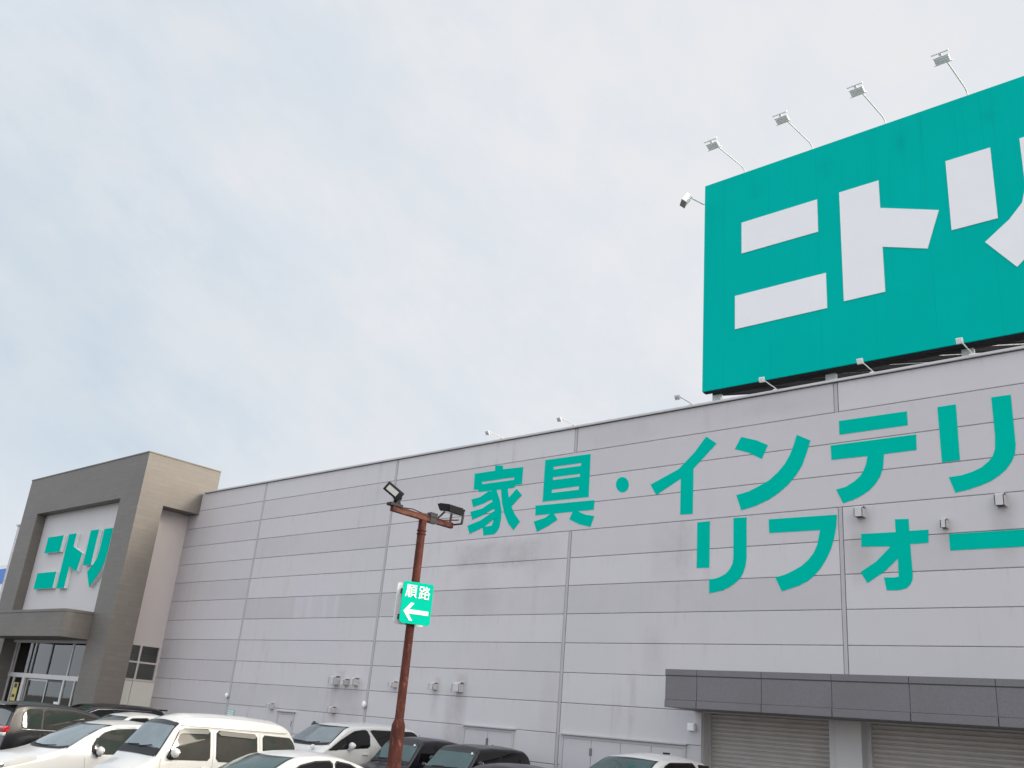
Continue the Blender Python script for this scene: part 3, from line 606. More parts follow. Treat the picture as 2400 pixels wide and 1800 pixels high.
def slat_lamp():
    """head of a billboard lamp: a louvred box with two wing bars; face down"""
    q = MB().bbox(-.23, .23, -.12, .12, -.05, .03, .012)
    q.box(-.25, .25, -.14, -.12, -.055, -.02); q.box(-.29, .29, .12, .145, -.055, -.02)
    for k in range(3): q.box(-.22, .22, -.09 + k * .085, -.06 + k * .085, -.064, -.047)
    return q
def top_lamp(x, label):
    t = thing('billboard_lamp', label, 'floodlight', (x, BY + .14, BZ1), 0, 'floodlights along the billboard top')
    b = MB().tube([(0, .06, -.05), (0, .06, .20), (0, -.09, .24), (0, -1.16, .145)], .013, 8); b.build('arm', M['lamp_grey'], t, True, 50, True)
    MB().tube([(0, .35, -.06), (0, -.02, .24)], .010, 6).build('stay', M['lamp_grey'], t, True, 50, True)
    hd = MB(); mt = Matrix.Translation((-.04, -1.25, .12)) @ Matrix.Rotation(R(-24), 4, 'X') @ Matrix.Scale(.56, 4); hd.mb(slat_lamp(), mt); h = hd.build('lamp_head', M['lamp_pale'], t, local=True)
    w = MB(); w.tube([mt @ Vector((-.27, -.235, .02)), mt @ Vector((.27, -.235, .02))], .02, 6); w.bar(mt @ Vector((0, -.235, .02)), mt @ Vector((0, -.1, 0)), .05, .02)
    w.build('visor_bar', M['lamp_pale'], h, local=True)
top_lamp(-8.64, 'slatted floodlight on a thin arm at the billboard top, lowest and leftmost of the four')
top_lamp(-7.06, 'slatted floodlight on a thin arm at the billboard top, second from the left corner')
top_lamp(-5.52, 'slatted floodlight on a thin arm above the middle white character of the billboard')
top_lamp(-3.96, 'slatted floodlight highest in the view, on the billboard top near the right edge')
t = thing('billboard_lamp', 'floodlight on a short arm sticking out from the left edge of the billboard', 'floodlight', (BX0, BY + .1, 13.45), 0, 'floodlights along the billboard top')
MB().tube([(.02, .1, .12), (-.10, .0, .10), (-.12, -.58, .0)], .013, 8).build('arm', M['lamp_grey'], t, True, 50, True)
MB().ell((-.115, -.5, .03), (.032, .032, .032), 10, 6).build('swivel', M['hinge'], t, True, local=True)
hd = MB(); mt = Matrix.Translation((-.14, -.70, -.12)) @ Vector((.62, .55, -.55)).to_track_quat('-Z', 'Y').to_matrix().to_4x4() @ Matrix.Scale(.72, 4); q = MB().bbox(-.17, .17, -.15, .15, -.09, .06, .015)
for k in range(5): q.box(-.160, .160, -.135 + k * .063, -.110 + k * .063, -.13, -.085)
hd.mb(q, mt); h = hd.build('lamp_head', M['lamp_pale'], t, local=True)
w = MB(); w.mb(MB().box(-.18, .18, -.17, -.155, -.13, .05), mt); w.build('visor_bar', M['hinge'], h, local=True)

# ------------------------------------------------------------------ entrance block
FX0, FX1, FY, FZ = -37.885, -28.76, 13.83, 9.53
ent = thing('entrance_block', 'tile-clad portal block around the store entrance with a teal sign', 'entrance', (-33.3, 15.2, 0))
b = MB()
b.box(FX0, -36.54, FY, 16.45, 0, 8.12)
b.box(-30.07, FX1, FY, 14.68, 0, 7.94)
b.box(FX0, FX1, FY, 14.176, 8.12, FZ)
b.box(-30.07, FX1, 14.176, 14.68, 7.94, 8.12); b.box(-30.07, FX1, FY, 14.176, 7.94, 8.12)
b.box(FX0, -29.5, 14.176, 16.5, 8.12, FZ)
b.box(-29.5, FX1, 14.176, 16.5, 7.94 + .18, FZ); b.box(-29.5, FX1, 14.68, 16.0, 7.94, 8.12)
b.build('portal', M['tile'], ent)
b = MB(); b.bbox(FX0 - .02, FX1 + .02, FY - .02, FY + .10, FZ, FZ + .045, .008); b.bbox(FX1 - .10, FX1 + .02, FY + .102, 16.5, FZ, FZ + .045, .008); b.bbox(FX0 - .02, FX0 + .10, FY + .102, 16.5, FZ, FZ + .045, .008); b.build('coping', M['tile'], ent)
MB().box(-36.56, -30.05, 14.178, 14.28, 3.5, 8.118).build('sign_panel', M['panel_grey'], ent)
LE = [[[(-35.55, 7.21), (-34.28, 7.21), (-34.28, 6.63), (-35.55, 6.63)], [(-35.69, 5.91), (-34.13, 5.91), (-34.13, 5.34), (-35.69, 5.34)]],
      [[(-33.84, 7.21), (-33.25, 7.21), (-33.25, 6.74), (-32.43, 6.47), (-32.56, 5.85), (-33.2, 6.06), (-33.2, 5.31), (-33.78, 5.31)]],
      [[(-32.17, 7.23), (-31.58, 7.23), (-31.58, 6.04), (-32.15, 6.04)],
       [(-31.17, 7.21), (-30.57, 7.21), (-30.57, 6.50), (-30.60, 6.15), (-30.72, 5.86), (-30.95, 5.60), (-31.30, 5.28), (-31.71, 5.80), (-31.40, 6.02), (-31.22, 6.22), (-31.17, 6.50)]]]
for ch in LE:
    f, sd = MB(), MB()
    for l in ch:
        f.ext([l], 14.04, 14.05, back=False); sd.ext([l], 14.051, 14.176)
    o = f.build('sign_letter', M['teal'], ent); sd.build('letter_return', M['letter_side'], o)
# rounded entrance canopy
b = MB(); yf = 12.98; r = .28; xl, xr = -36.5, -30.06
pl = [(xl, FY + .3), (xl, yf)] + [(xr - r + r * math.sin(a), yf + r - r * math.cos(a)) for a in [k * math.pi / 2 / 8 for k in range(9)]] + [(xr, FY + .3)]
n = len(pl); z0, z1 = 3.58, 4.34
b.add([(x, y, z) for z in (z0, z1) for x, y in pl], [(i, (i + 1) % n, n + (i + 1) % n, n + i) for i in range(n)] + [tuple(range(n))[::-1], tuple(range(n, 2 * n))])
cc_ = b.build('canopy', M['tile'], ent, True, 30)
b = MB(); pl2 = [(x + (.02 if x > xr - .02 else 0), y - (.02 if y < yf + .3 else 0)) for x, y in pl]
b.add([(x, y, z) for z in (4.342, 4.42) for x, y in pl2], [(i, (i + 1) % n, n + (i + 1) % n, n + i) for i in range(n)] + [tuple(range(n))[::-1], tuple(range(n, 2 * n))]); b.build('canopy_cap', M['tile'], cc_, True, 30)
# side return: pale panel, window, low panel
MB().box(-29.5, -29.4, 14.682, WY + .02, 3.62, 8.1).build('side_panel', M['panel_pink'], ent)
b = MB(); sx = -29.42
for (y0, y1, zz0, zz1) in ((14.682, 14.73, 2.5, 3.62), (15.28, 15.34, 2.5, 3.62), (15.93, WY, 2.5, 3.62), (14.73, 15.28, 3.04, 3.09), (15.34, 15.93, 3.04, 3.09), (14.73, 15.28, 2.5, 2.56), (15.34, 15.93, 2.5, 2.56), (14.73, 15.28, 3.57, 3.62), (15.34, 15.93, 3.57, 3.62)): b.box(sx - .05, sx + .03, y0, y1, zz0, zz1)
swn = b.build('side_window', M['panel_pink'], ent)
b = MB()
for (y0, y1, zz0, zz1) in ((14.73, 15.28, 2.56, 3.04), (15.34, 15.93, 2.56, 3.04), (14.73, 15.28, 3.09, 3.57), (15.34, 15.93, 3.09, 3.57)): b.box(sx - .02, sx - .012, y0, y1, zz0, zz1)
b.build('pane', M['shop_glass'], swn)
b = MB(); b.bbox(-29.5, -29.4, 14.682, 15.25, 0, 2.49, .008); b.bbox(-29.5, -29.4, 15.265, WY + .02, 0, 2.49, .008); b.build('low_panel', M['lowpanel'], ent) if 'lowpanel' in M else b.build('low_panel', simple('cream_panel', (0.60, 0.59, 0.55), .5), ent)
# glazing and sliding doors
GY = 14.30
gz = MB()
gz.box(-36.54, -30.07, GY - .03, GY + .07, 2.335, 2.48); gz.box(-36.54, -36.46, GY - .02, GY + .06, 0, 3.6); gz.box(-30.15, -30.07, GY - .02, GY + .06, 0, 3.6)
gf = gz.build('entrance_frame', M['alu'], ent)
for x, w in ((-34.74, .07), (-33.48, .07), (-35.05, .05)): MB().box(x - w / 2, x + w / 2, GY - .015, GY + .05, 2.481, 3.6).build('mullion', M['alu_dark'], gf)
for x, w in ((-31.93, .06), (-36.3, .03)): MB().box(x - w / 2, x + w / 2, GY - .015, GY + .05, 2.481, 3.6).build('mullion', M['alu'], gf)
MB().box(-36.54, -30.07, GY + .01, GY + .018, 2.481, 3.6).build('pane', M['shop_glass'], gf)
for x, w in ((-36.02, .10), (-35.20, .22), (-32.05, .12), (-31.25, .06), (-30.6, .08)): MB().box(x - w / 2, x + w / 2, GY - .02, GY + .06, 0, 2.334).build('door_post', M['alu'], gf)
MB().box(-36.46, -35.31, GY + .01, GY + .018, 0, 2.334).build('side_light', M['shop_glass'], gf)
MB().box(-31.99, -30.15, GY + .01, GY + .018, 0, 2.334).build('side_light', M['shop_glass'], gf)
for x0, x1 in ((-35.08, -33.475), (-33.465, -32.12)):
    b = MB(); y = GY + .08
    b.box(x0, x0 + .05, y, y + .04, .05, 2.32); b.box(x1 - .05, x1, y, y + .04, .05, 2.32); b.box(x0 + .05, x1 - .05, y, y + .04, 2.26, 2.32); b.box(x0 + .05, x1 - .05, y, y + .04, .05, .2)
    d = b.build('sliding_door', M['alu'] if x0 < -34 else M['alu_dark'], ent); MB().box(x0 + .05, x1 - .05, y + .015, y + .022, .2, 2.26).build('pane', M['shop_glass'], d)
# interior behind the glass
b = MB(); b.box(-36.54, -29.55, 24, 24.1, 0, 4); b.box(-36.64, -36.542, 14.4, 24, 0, 4); b.box(-29.6, -29.52, 16.1, 24, 0, 4); b.box(-36.54, -29.6, 14.4, 24, 3.62, 3.7); b.box(-36.54, -29.6, 14.4, 24, -.02, .01)
inn = b.build('interior', M['room'], ent)
b = MB()
for y in (15.0, 20.6): b.box(-36.2, -30.6, y - .04, y + .04, 3.56, 3.6)
b.build('ceiling_light', M['tube'], inn)
b = MB(); rnd = random.Random(3)
for i in range(16):
    x = -36.3 + rnd.random() * 5.8; y = 17 + rnd.random() * 6; h = .9 + rnd.random() * 1.5; b.box(x, x + .4 + rnd.random() * .7, y, y + .5, .01, h)
b.box(-34.66, -33.62, 14.9, 14.95, 2.45, 3.42); b.box(-33.3, -32.6, 15.4, 15.5, 2.9, 3.4); b.box(-32.5, -31.6, 16.0, 16.1, 2.8, 3.5); b.box(-34.4, -33.9, 15.2, 15.3, .2, 2.0); b.box(-31.8, -30.7, 15.6, 15.7, .3, 1.2)
b.build('display_shelf', M['shelf'], inn)
def flat_thing(name, label, cat, x0, x1, z0, z1, y, m, prints, grp=None):
    t = thing(name, label, cat, ((x0 + x1) / 2, y, z0), 0, grp)
    MB().box(x0, x1, y - .004, y, z0, z1).build('sheet', M[m], t)
    for mm, rects in prints:
        b = MB()
        for q in rects: b.box(q[0], q[1], y - .007, y - .0045, q[2], q[3])
        b.build('print', M[mm], t)
flat_thing('banner', 'tall white hanging banner with a dark ring behind the left entrance glass', 'banner', -35.55, -35.12, 2.5, 3.55, GY + .12, 'paper', [])
b = MB(); pts = [(-35.33 + .10 * math.cos(a), GY + .108, 3.10 + .17 * math.sin(a)) for a in [k * math.pi / 8 for k in range(17)]]; b.tube(pts, .022, 6)
ring = b.build('print', M['ink'], [o for o in C.objects if o.name.startswith('banner')][0])
flat_thing('poster', 'small white notice on the left leaf of the sliding doors', 'poster', -34.95, -34.62, 1.05, 1.55, GY + .05, 'paper', [('ink', [(-34.90, -34.68, 1.40, 1.43), (-34.90, -34.72, 1.30, 1.32)])])
flat_thing('poster', 'small white notice with a dark mark on the right leaf of the sliding doors', 'poster', -32.55, -32.20, 1.18, 1.66, GY + .05, 'paper', [('ink', [(-32.43, -32.31, 1.42, 1.55), (-32.5, -32.26, 1.28, 1.31)])])
flat_thing('poster', 'yellow and white poster in the left side light of the entrance', 'poster', -35.92, -35.52, 1.55, 2.15, GY + .0, 'yellow', [('ink', [(-35.82, -35.6, 1.98, 2.12), (-35.84, -35.62, 1.66, 1.76)])])

# ------------------------------------------------------------------ lamp post and its sign
PX, PY = -8.885, 8.065
post = thing('lamp_post', 'rusty brown parking-lot lamp post with two black floodlights on a crossbar', 'lamp post', (PX, PY, 0))
b = MB(); b.tube([(0, 0, .0), (0, 0, 1.93), (0, 0, 1.98), (0, 0, 2.035), (0, 0, 2.05)], [.083, .082, .080, .058, .055], 20); p = b.build('base_tube', M['rust'], post, True, 40, True)
b = MB().tube([(0, 0, 2.05), (0, 0, 4.47)], [.054, .052], 20); p = b.build('pole', M['rust'], post, True, 40, True)
b = MB()
for z in (4.29, 4.335): b.tube([(0, 0, z - .007), (0, 0, z + .007)], .061, 20)
b.build('clamp_ring', M['rust'], p, True, 40, True)
b = MB().tube([(0, 0, .0), (0, 0, .03)], .19, 20); b.build('base_plate', M['rust'], post, True, 40, True)
b = MB().bbox(-.028, .028, -.55, .53, 4.472, 4.55, .008); b.box(.030, .036, -.4, .36, 4.535, 4.542)
cb = b.build('crossbar', M['rust_bar'], post, local=True)
b = MB().tube([(.0, -.35, 4.556), (.005, -.2, 4.575), (-.01, 0, 4.56), (.01, .18, 4.58), (0, .22, 4.60)], .008, 6); b.build('cable', M['black'], cb, True, local=True)
b = MB().box(-.036, .036, .10, .22, 4.465, 4.60); b.build('junction_box', M['black_metal'], cb, local=True)
def flood(y, head_loc, rot, clampy):
    f = MB(); f.box(-.05, .05, clampy - .07, clampy + .07, 4.552, 4.565)
    return f
# left floodlight, tilted, its lens towards the lot
la = Vector((0.46, 0.70, -0.54)).normalized(); ln_ = Vector((0.62, -0.66, -0.30)); ln_ = (ln_ - la * ln_.dot(la)).normalized(); lb = ln_.cross(la)
hm = Matrix((la, -ln_, lb)).transposed().to_4x4(); hm.translation = (.03, -.575, 4.715)
b = MB(); q = MB().bbox(-.125, .125, -.022, .03, -.062, .062, .008); b.mb(q, hm); b.tube([(.02, -.53, 4.66), (.0, -.47, 4.665), (.0, -.425, 4.66)], [.035, .055, .035], 14)
fl = b.build('flood_lamp', M['black'], post, True, 30, True)
b = MB(); b.mb(MB().box(-.095, .06, -.026, -.0225, -.034, .034), hm); b.build('lens', M['lens'], fl, local=True)
b = MB(); b.bar((.03, -.50, 4.56), (.03, -.47, 4.66), .02, .03); b.bar((-.03, -.50, 4.56), (-.03, -.47, 4.66), .02, .03); b.bar((.0, -.42, 4.56), (.0, -.47, 4.64), .05, .02); b.box(-.045, .045, -.60, -.40, 4.54, 4.575); b.build('yoke', M['black'], fl, local=True)
# right floodlight, facing down
b = MB(); hm = Matrix.Translation((.06, .42, 4.70)) @ Matrix.Rotation(R(10), 4, 'Y')
bmx = bmesh.new(); bmesh.ops.create_cube(bmx, size=1)
for v in bmx.verts:
    k = 1.0 if v.co.z > 0 else .82; v.co = Vector((v.co.x * .24 * k, v.co.y * .32 * k + (0 if v.co.z > 0 else .02), v.co.z * .085))
bmesh.ops.bevel(bmx, geom=bmx.edges[:], offset=.008, segments=2, affect='EDGES'); b.bm(bmx, hm)
for k in range(6): b.mb(MB().box(-.10, .10, -.13 + k * .048, -.118 + k * .048, .04, .055), hm)
fl = b.build('flood_lamp', M['black'], post, local=True)
b = MB(); b.mb(MB().box(-.08, .08, -.11, .13, -.05, -.0435), hm); b.build('lens', M['lens'], fl, local=True)
b = MB()
for sx in (-.075, .15): b.bar((sx, .56, 4.535), (sx, .57, 4.68), .015, .03)
b.box(-.075, .15, .545, .575, 4.525, 4.54); b.bar((.02, .25, 4.56), (.05, .33, 4.66), .04, .02); b.build('yoke', M['black'], fl, local=True)
b = MB().bar((.0, .34, 4.545), (.03, .60, 4.60), .05, .012); b.build('arm_strap', M['rust_bar'], cb, local=True)

sg = thing('direction_sign', 'green double-sided arrow sign clamped to the lamp post, pointing left', 'sign', (PX, PY, 3.41))
dv = Vector((math.sin(R(21.6)), math.cos(R(21.6)), 0)); nv = Vector((dv.y, -dv.x, 0))
def sf(off):   # frame on the sign: (along, depth, up) -> local
    return lambda p: dv * p[0] + nv * (off - p[1]) + Vector((0, 0, p[2]))
U0, SW, SH = -.19, .405, .51
def rr(x0, x1, z0, z1, r, n=6):
    o = []
    for cx_, cz_, a0 in ((x1 - r, z1 - r, 0), (x0 + r, z1 - r, 90), (x0 + r, z0 + r, 180), (x1 - r, z0 + r, 270)):
        o += [(cx_ + r * math.cos(R(a0 + 90 * k / n)), cz_ + r * math.sin(R(a0 + 90 * k / n))) for k in range(n + 1)]
    return o
b = MB().ext([rr(U0, U0 + SW, -SH / 2, SH / 2, .035)], 0, .018, sf(.10)); pn = b.build('front_panel', M['sign_green'], sg, local=True)
b = MB().ext([rr(U0 + .01, U0 + SW - .01, -SH / 2 + .01, SH / 2 - .01, .03)], .0195, .03, sf(.10)); b.build('backing', M['sign_white'], pn, local=True)
b = MB().ext([rr(U0, U0 + SW, -SH / 2, SH / 2, .035)], 0, .018, sf(-.10)); b.build('back_panel', M['sign_white'], sg, local=True)
b = MB()
for z in (-.17, .15):
    for u in (-.12, .15): b.ext([[(u - .03, z - .028), (u + .03, z - .028), (u + .03, z + .028), (u - .03, z + .028)]], .032, .197, sf(.10))
b.build('clamp', M['black'], sg, local=True)
def uv(u, v): return (U0 + u * SW, -SH / 2 + v * SH)
kk = [0]
def stroke(b, pts, w, ox, oy, sx, sy):
    for (a, c) in zip(pts, pts[1:]):
        kk[0] += 1
        A = Vector((*uv(ox + a[0] * sx, oy + a[1] * sy), 0)); B = Vector((*uv(ox + c[0] * sx, oy + c[1] * sy), 0)); d = (B - A).normalized(); s2 = Vector((-d.y, d.x, 0)) * w / 2; e = d * w * .35
        q = [A - e + s2, A - e - s2, B + e - s2, B + e + s2]
        b.ext([[(p.x, p.y) for p in q]], -.003 - .00012 * kk[0], -.0005, sf(.10), back=False)
G1 = [[(.13, 1), (.11, .45), (0, .02)], [(.235, .96), (.235, .1)], [(.345, 1), (.345, 0)], [(.46, .96), (1.0, .96)], [(.72, .95), (.69, .8)], [(.5, .79), (.5, .2)], [(.96, .79), (.96, .2)], [(.5, .79), (.96, .79)], [(.5, .6), (.96, .6)], [(.5, .41), (.96, .41)], [(.5, .21), (.96, .21)], [(.64, .18), (.44, 0)], [(.82, .18), (1.02, 0)]]
G2 = [[(.05, .97), (.40, .97), (.40, .66), (.05, .66), (.05, .97)], [(.24, .66), (.24, .12)], [(.24, .42), (.42, .42)], [(.07, .48), (.07, .06)], [(0, .03), (.44, .13)], [(.66, 1.0), (.48, .70)], [(.6, .88), (.93, .88), (.72, .62), (.46, .44)], [(.6, .74), (1.0, .44)], [(.57, .38), (.92, .38), (.92, .02), (.57, .02), (.57, .38)]]
b = MB()
for s_ in G1: stroke(b, s_, .0135, .10, .63, .34, .29)
for s_ in G2: stroke(b, s_, .0135, .54, .62, .34, .29)
b.build('lettering', M['sign_white'], pn, local=True)
ar = [uv(*q) for q in ((.09, .285), (.31, .50), (.42, .49), (.27, .335), (.91, .335), (.91, .235), (.26, .235), (.41, .075), (.31, .07))]
MB().ext([ar], -.004, -.0005, sf(.10), back=False).build('arrow', M['sign_white'], pn, local=True)

# ------------------------------------------------------------------ far white shop with a blue fascia
fs_ = thing('far_shop', 'distant white shop with a blue fascia band at the far left edge', 'building', (-68, 23.6, 0))
b = MB().box(-82, -56, 23.6, 40, 0, 8.1); b.box(-82, -56, 23.6, 40, 9.05, 9.3); b.build('wall', M['far_white'], fs_)
MB().box(-82.02, -55.98, 23.55, 40.02, 8.101, 9.049).build('fascia_band', M['far_blue'], fs_)
b = MB()
for x in range(-80, -57, 5): b.box(x, x + 3, 23.54, 23.6, 1, 4)
b.build('window', M['glass_side'], fs_)

# bring everything built so far to metres on the ground plane
for o in list(C.objects):
    if o.parent is None and o.type in ('EMPTY', 'MESH') and o.get('kind') != 'structure':
        o.location = (o.location - Vector((0, 0, DZ))) * K; o.scale = (K, K, K)

# ------------------------------------------------------------------ cars
def interp(pts, s):
    if s <= pts[0][0]: return pts[0][1]
    for (a, b), (c, d) in zip(pts, pts[1:]):
        if s <= c: return b + (d - b) * (s - a) / (c - a) if c > a else d
    return pts[-1][1]
class Shape:
    """car body: x across (near side +), y along (front negative), z up"""
    def __init__(s, prof, W, belt, tumble=.20, cam=.05, rz=.12, ry=.16, sm=.07, nose=.16):
        s.p, s.W, s.belt, s.tum, s.cam, s.rz, s.ry, s.sm, s.nose = prof, W, belt, tumble, cam, rz, ry, sm, nose
        s.s0, s.s1 = prof[0][0], prof[-1][0]
    def top(s, y):
        ws = [(-2, .06), (-1, .24), (0, .4), (1, .24), (2, .06)]
        return sum(w * interp(s.p, y + k * s.sm / 2) for k, w in ws)
    def plan(s, y):
        f = 1.0; a = y - s.s0; b = s.s1 - y
        if a < .9: f -= s.nose * ((.9 - a) / .9) ** 2.4
        if b < .6: f -= .07 * ((.6 - b) / .6) ** 2.2
        return f
    def hw(s, y, z):
        h = s.W / 2; b = s.belt
        if z > b: h -= s.tum * (z - b) + .10 * (z - b) ** 2
        else: h -= .035 * ((b - z) / b) ** 1.5 - .012 * math.sin(math.pi * max(0, min(1, (b - z) / .5)))
        return h * s.plan(y)
    def edge(s, y):
        T = s.top(y); rz = min(s.rz, max(.03, (T - .32) * .4)); return T, T - s.cam - rz, rz
    def section(s, y):
        T, zc, rz = s.edge(y); o = []; z0 = .24
        for i in range(14): z = z0 + (zc - z0) * i / 14; o.append((s.hw(y, z), z))
        h = s.hw(y, zc); ry = min(s.ry, h * .5)
        for i in range(9):
            a = math.pi / 2 * i / 8; o.append((h - ry + ry * math.cos(a), zc + rz * math.sin(a)))
        ym = h - ry
        for i in range(1, 9): x = ym * (1 - i / 8); o.append((x, T - s.cam * (x / ym) ** 2))
        return o
    def body(s):
        b = MB(); n = max(56, int((s.s1 - s.s0) / .05)); secs = []
        for i in range(n + 1):
            y = s.s0 + (s.s1 - s.s0) * i / n; o = s.section(y); full = o + [(-x, z) for x, z in o[:-1][::-1]]
            secs.append([(x, y, z) for x, z in full])
        k = len(secs[0]); vs = [p for q in secs for p in q]; fs = []
        for i in range(n):
            for j in range(k - 1): fs.append((i * k + j, i * k + j + 1, (i + 1) * k + j + 1, (i + 1) * k + j))
            fs.append((i * k + k - 1, i * k, (i + 1) * k, (i + 1) * k + k - 1))
        fs.append(tuple(range(k))[::-1]); fs.append(tuple(n * k + j for j in range(k)))
        return b.add(vs, fs)
    def side(s, y, z, off, sg):
        return (sg * (s.hw(y, z) + off), y, z)
    def pane(s, lo, hi, off, sg, ny=16, nz=6, grow=0.0, y0=None, y1=None):
        """side window between two polylines (y, z)"""
        a = max(lo[0][0], hi[0][0]) - grow; b = min(lo[-1][0], hi[-1][0]) + grow; m = MB(); vs = []; fs = []
        for i in range(ny + 1):
            y = a + (b - a) * i / ny; zl = interp(lo, y) - grow; zh = interp(hi, y) + grow; zh = max(zh, zl + .004)
            # round the corners
            c = .05
            for e in (y - a, b - y):
                if e < c: d = (c - math.sqrt(max(0, c * c - (c - e) ** 2))); mid = (zl + zh) / 2; zl = min(zl + d, mid); zh = max(zh - d, mid)
            for j in range(nz + 1): vs.append(s.side(y, zl + (zh - zl) * j / nz, off, sg))
        for i in range(ny):
            for j in range(nz):
                q = (i * (nz + 1) + j, (i + 1) * (nz + 1) + j, (i + 1) * (nz + 1) + j + 1, i * (nz + 1) + j + 1); fs.append(q if sg > 0 else q[::-1])
        return m.add(vs, fs)
    def toppane(s, y0, y1, wf0, wf1, off, n=12, bow=.0):
        """windscreen or rear window lying on the upper surface"""
        m = MB(); vs = []; fs = []
        for i in range(n + 1):
            t = i / n; wf = wf0 + (wf1 - wf0) * t
            for j in range(17):
                u = -1 + j / 8; y = y0 + (y1 - y0) * t + bow * u * u * (1 if y1 > y0 else 1)
                T, zc, rz = s.edge(y); h = s.hw(y, zc); ry = min(s.ry, h * .5); ym = h - ry
                x = u * wf * h; ax = abs(x)
                z = T - s.cam * (min(ax, ym) / ym) ** 2
                if ax > ym: z -= rz * (1 - math.sqrt(max(0, 1 - ((ax - ym) / ry) ** 2)))
                sl = (s.top(y + .03) - s.top(y - .03)) / .06; nn = math.hypot(1, sl)
                vs.append((x, y - off * sl / nn, z + off / nn))
        for i in range(n):
            for j in range(16): fs.append((i * 17 + j, i * 17 + j + 1, (i + 1) * 17 + j + 1, (i + 1) * 17 + j))
        return m.add(vs, fs)
    def ribbon(s, pts, w, off, sg):
        m = MB(); vs = []; fs = []
        for i, (y, z) in enumerate(pts):
            a = Vector(pts[max(0, i - 1)]); c = Vector(pts[min(len(pts) - 1, i + 1)]); d = (c - a).normalized(); p = Vector((-d.y, d.x)) * w / 2
            vs += [s.side(y + p.x, z + p.y, off, sg), s.side(y - p.x, z - p.y, off, sg)]
        for i in range(len(pts) - 1): q = (2 * i, 2 * i + 1, 2 * i + 3, 2 * i + 2); fs.append(q if sg < 0 else q[::-1])
        return m.add(vs, fs)
def line(a, b, n=10): return [(a[0] + (b[0] - a[0]) * i / n, a[1] + (b[1] - a[1]) * i / n) for i in range(n + 1)]
def make_car(label, cat, loc, rz, sh, pm, gw, gs, ws, wins, rw=None, mirror=None, heads=None, tails=None, seams=(), handles=(), gutter=None, plate=True, privacy=None,
             wheels=(.75, .62), visors=(), name='parked_car', extras=None, mirror_side=1, trim='rubber', grp='cars parked in front of the store'):
    t = thing(name, label, cat, (loc[0], loc[1], 0), R(rz), grp)
    body = sh.body().build('body', M[pm], t, True, 38, local=True)
    fr = sh.toppane(ws[0] - .035, ws[1] + .03, min(ws[2] + .035, .985), min(ws[3] + .035, .985), .003, bow=ws[4]); fr.build('windscreen_seal', M['rubber'], t, True, local=True)
    w = sh.toppane(ws[0], ws[1], ws[2], ws[3], .0075, bow=ws[4]).build('windscreen', M[gw], t, True, local=True)
    sh.toppane(ws[0] - .05, ws[0] + .045, ws[2], ws[2], .0095, 4, ws[4]).build('cowl', M['black'], t, True, local=True)
    sh.toppane(ws[1] - .05, ws[1] + .01, ws[3], ws[3], .0085, 3, ws[4]).build('shade_band', M['glass_priv'], t, True, local=True)
    wp = MB()
    for u0, u1 in ((-.62, -.02), (.02, .62)):
        pts = []
        for i in range(7):
            u = u0 + (u1 - u0) * i / 6; y = ws[0] + .03 + .02 * i / 6 + ws[4] * u * u; T, zc, rz_ = sh.edge(y); h = sh.hw(y, zc); x = u * ws[2] * h; pts.append((x, y - .012, T - sh.cam * (x / h) ** 2 + .02))
        wp.tube(pts, .010, 6)
    wp.build('wiper', M['black'], t, True, local=True)
    if rw:
        sh.toppane(rw[0] - .03, rw[1] + .03, rw[2] + .04, rw[3] + .04, .003).build('rear_window_seal', M['rubber'], t, True, local=True)
        sh.toppane(rw[0], rw[1], rw[2], rw[3], .0075).build('rear_window', M[privacy or gs], t, True, local=True)
    for k, (lo, hi, priv) in enumerate(wins):
        for sg in (1, -1):
            f = sh.pane(lo, hi, .0035, sg, grow=.022).build('window_seal', M[trim], t, True, local=True)
            p = sh.pane(lo, hi, .0075, sg).build('side_window', M[privacy if (priv and privacy) else gs], t, True, local=True)
            if k in visors:
                a, b = hi[0][0] + .01, hi[-1][0] - .0; top_ = [(y, interp(hi, y) + .015) for y, _ in line((a, 0), (b, 0), 12)]
                bot_ = [(y, z - .075) for y, z in top_]
                sh.pane(bot_, top_, .028, sg).build('smoked_visor', M['visor'], p, True, local=True)
    for pts in seams:
        for sg in (1, -1): sh.ribbon(pts, .009, .0022, sg).build('door_seam', M['seam'] if pm in ('car_white', 'car_pearl') else M['rubber'], t, local=True)
    if gutter:
        for sg in (1, -1):
            m = MB(); m.tube([sh.side(y, z, .006, sg) for y, z in gutter], .011, 6); m.build('rain_gutter', M[pm], t, True, local=True)
    for (y, z) in handles:
        for sg in (1, -1):
            x = sg * (sh.hw(y, z) + .018); m = MB().bbox(x - .014, x + .014, y - .09, y + .09, z - .016, z + .016, .008); m.build('door_handle', M[pm], t, True, local=True)
    if mirror:
        y, z, sz, base = mirror
        for sg in (1, -1):
            x = sg * (sh.hw(y, z) + .03 + sz * .5)
            m = MB().ell((x, y, z + .03), (sz * .62, sz * .38, sz * .52), 16, 10); mm = m.build('door_mirror', M[pm], t, True, local=True)
            m = MB().bbox(min(sg * (sh.hw(y, z) - .02), x), max(sg * (sh.hw(y, z) - .02), x), y - .035, y + .05, z - sz * .42, z - sz * .15, .012); m.build('mirror_foot', M['black'] if base else M[pm], mm, local=True)
            m = MB().ell((x, y + sz * .30, z + .03), (sz * .50, .02, sz * .42), 14, 8); m.build('mirror_glass', M['chrome'], mm, True, local=True)
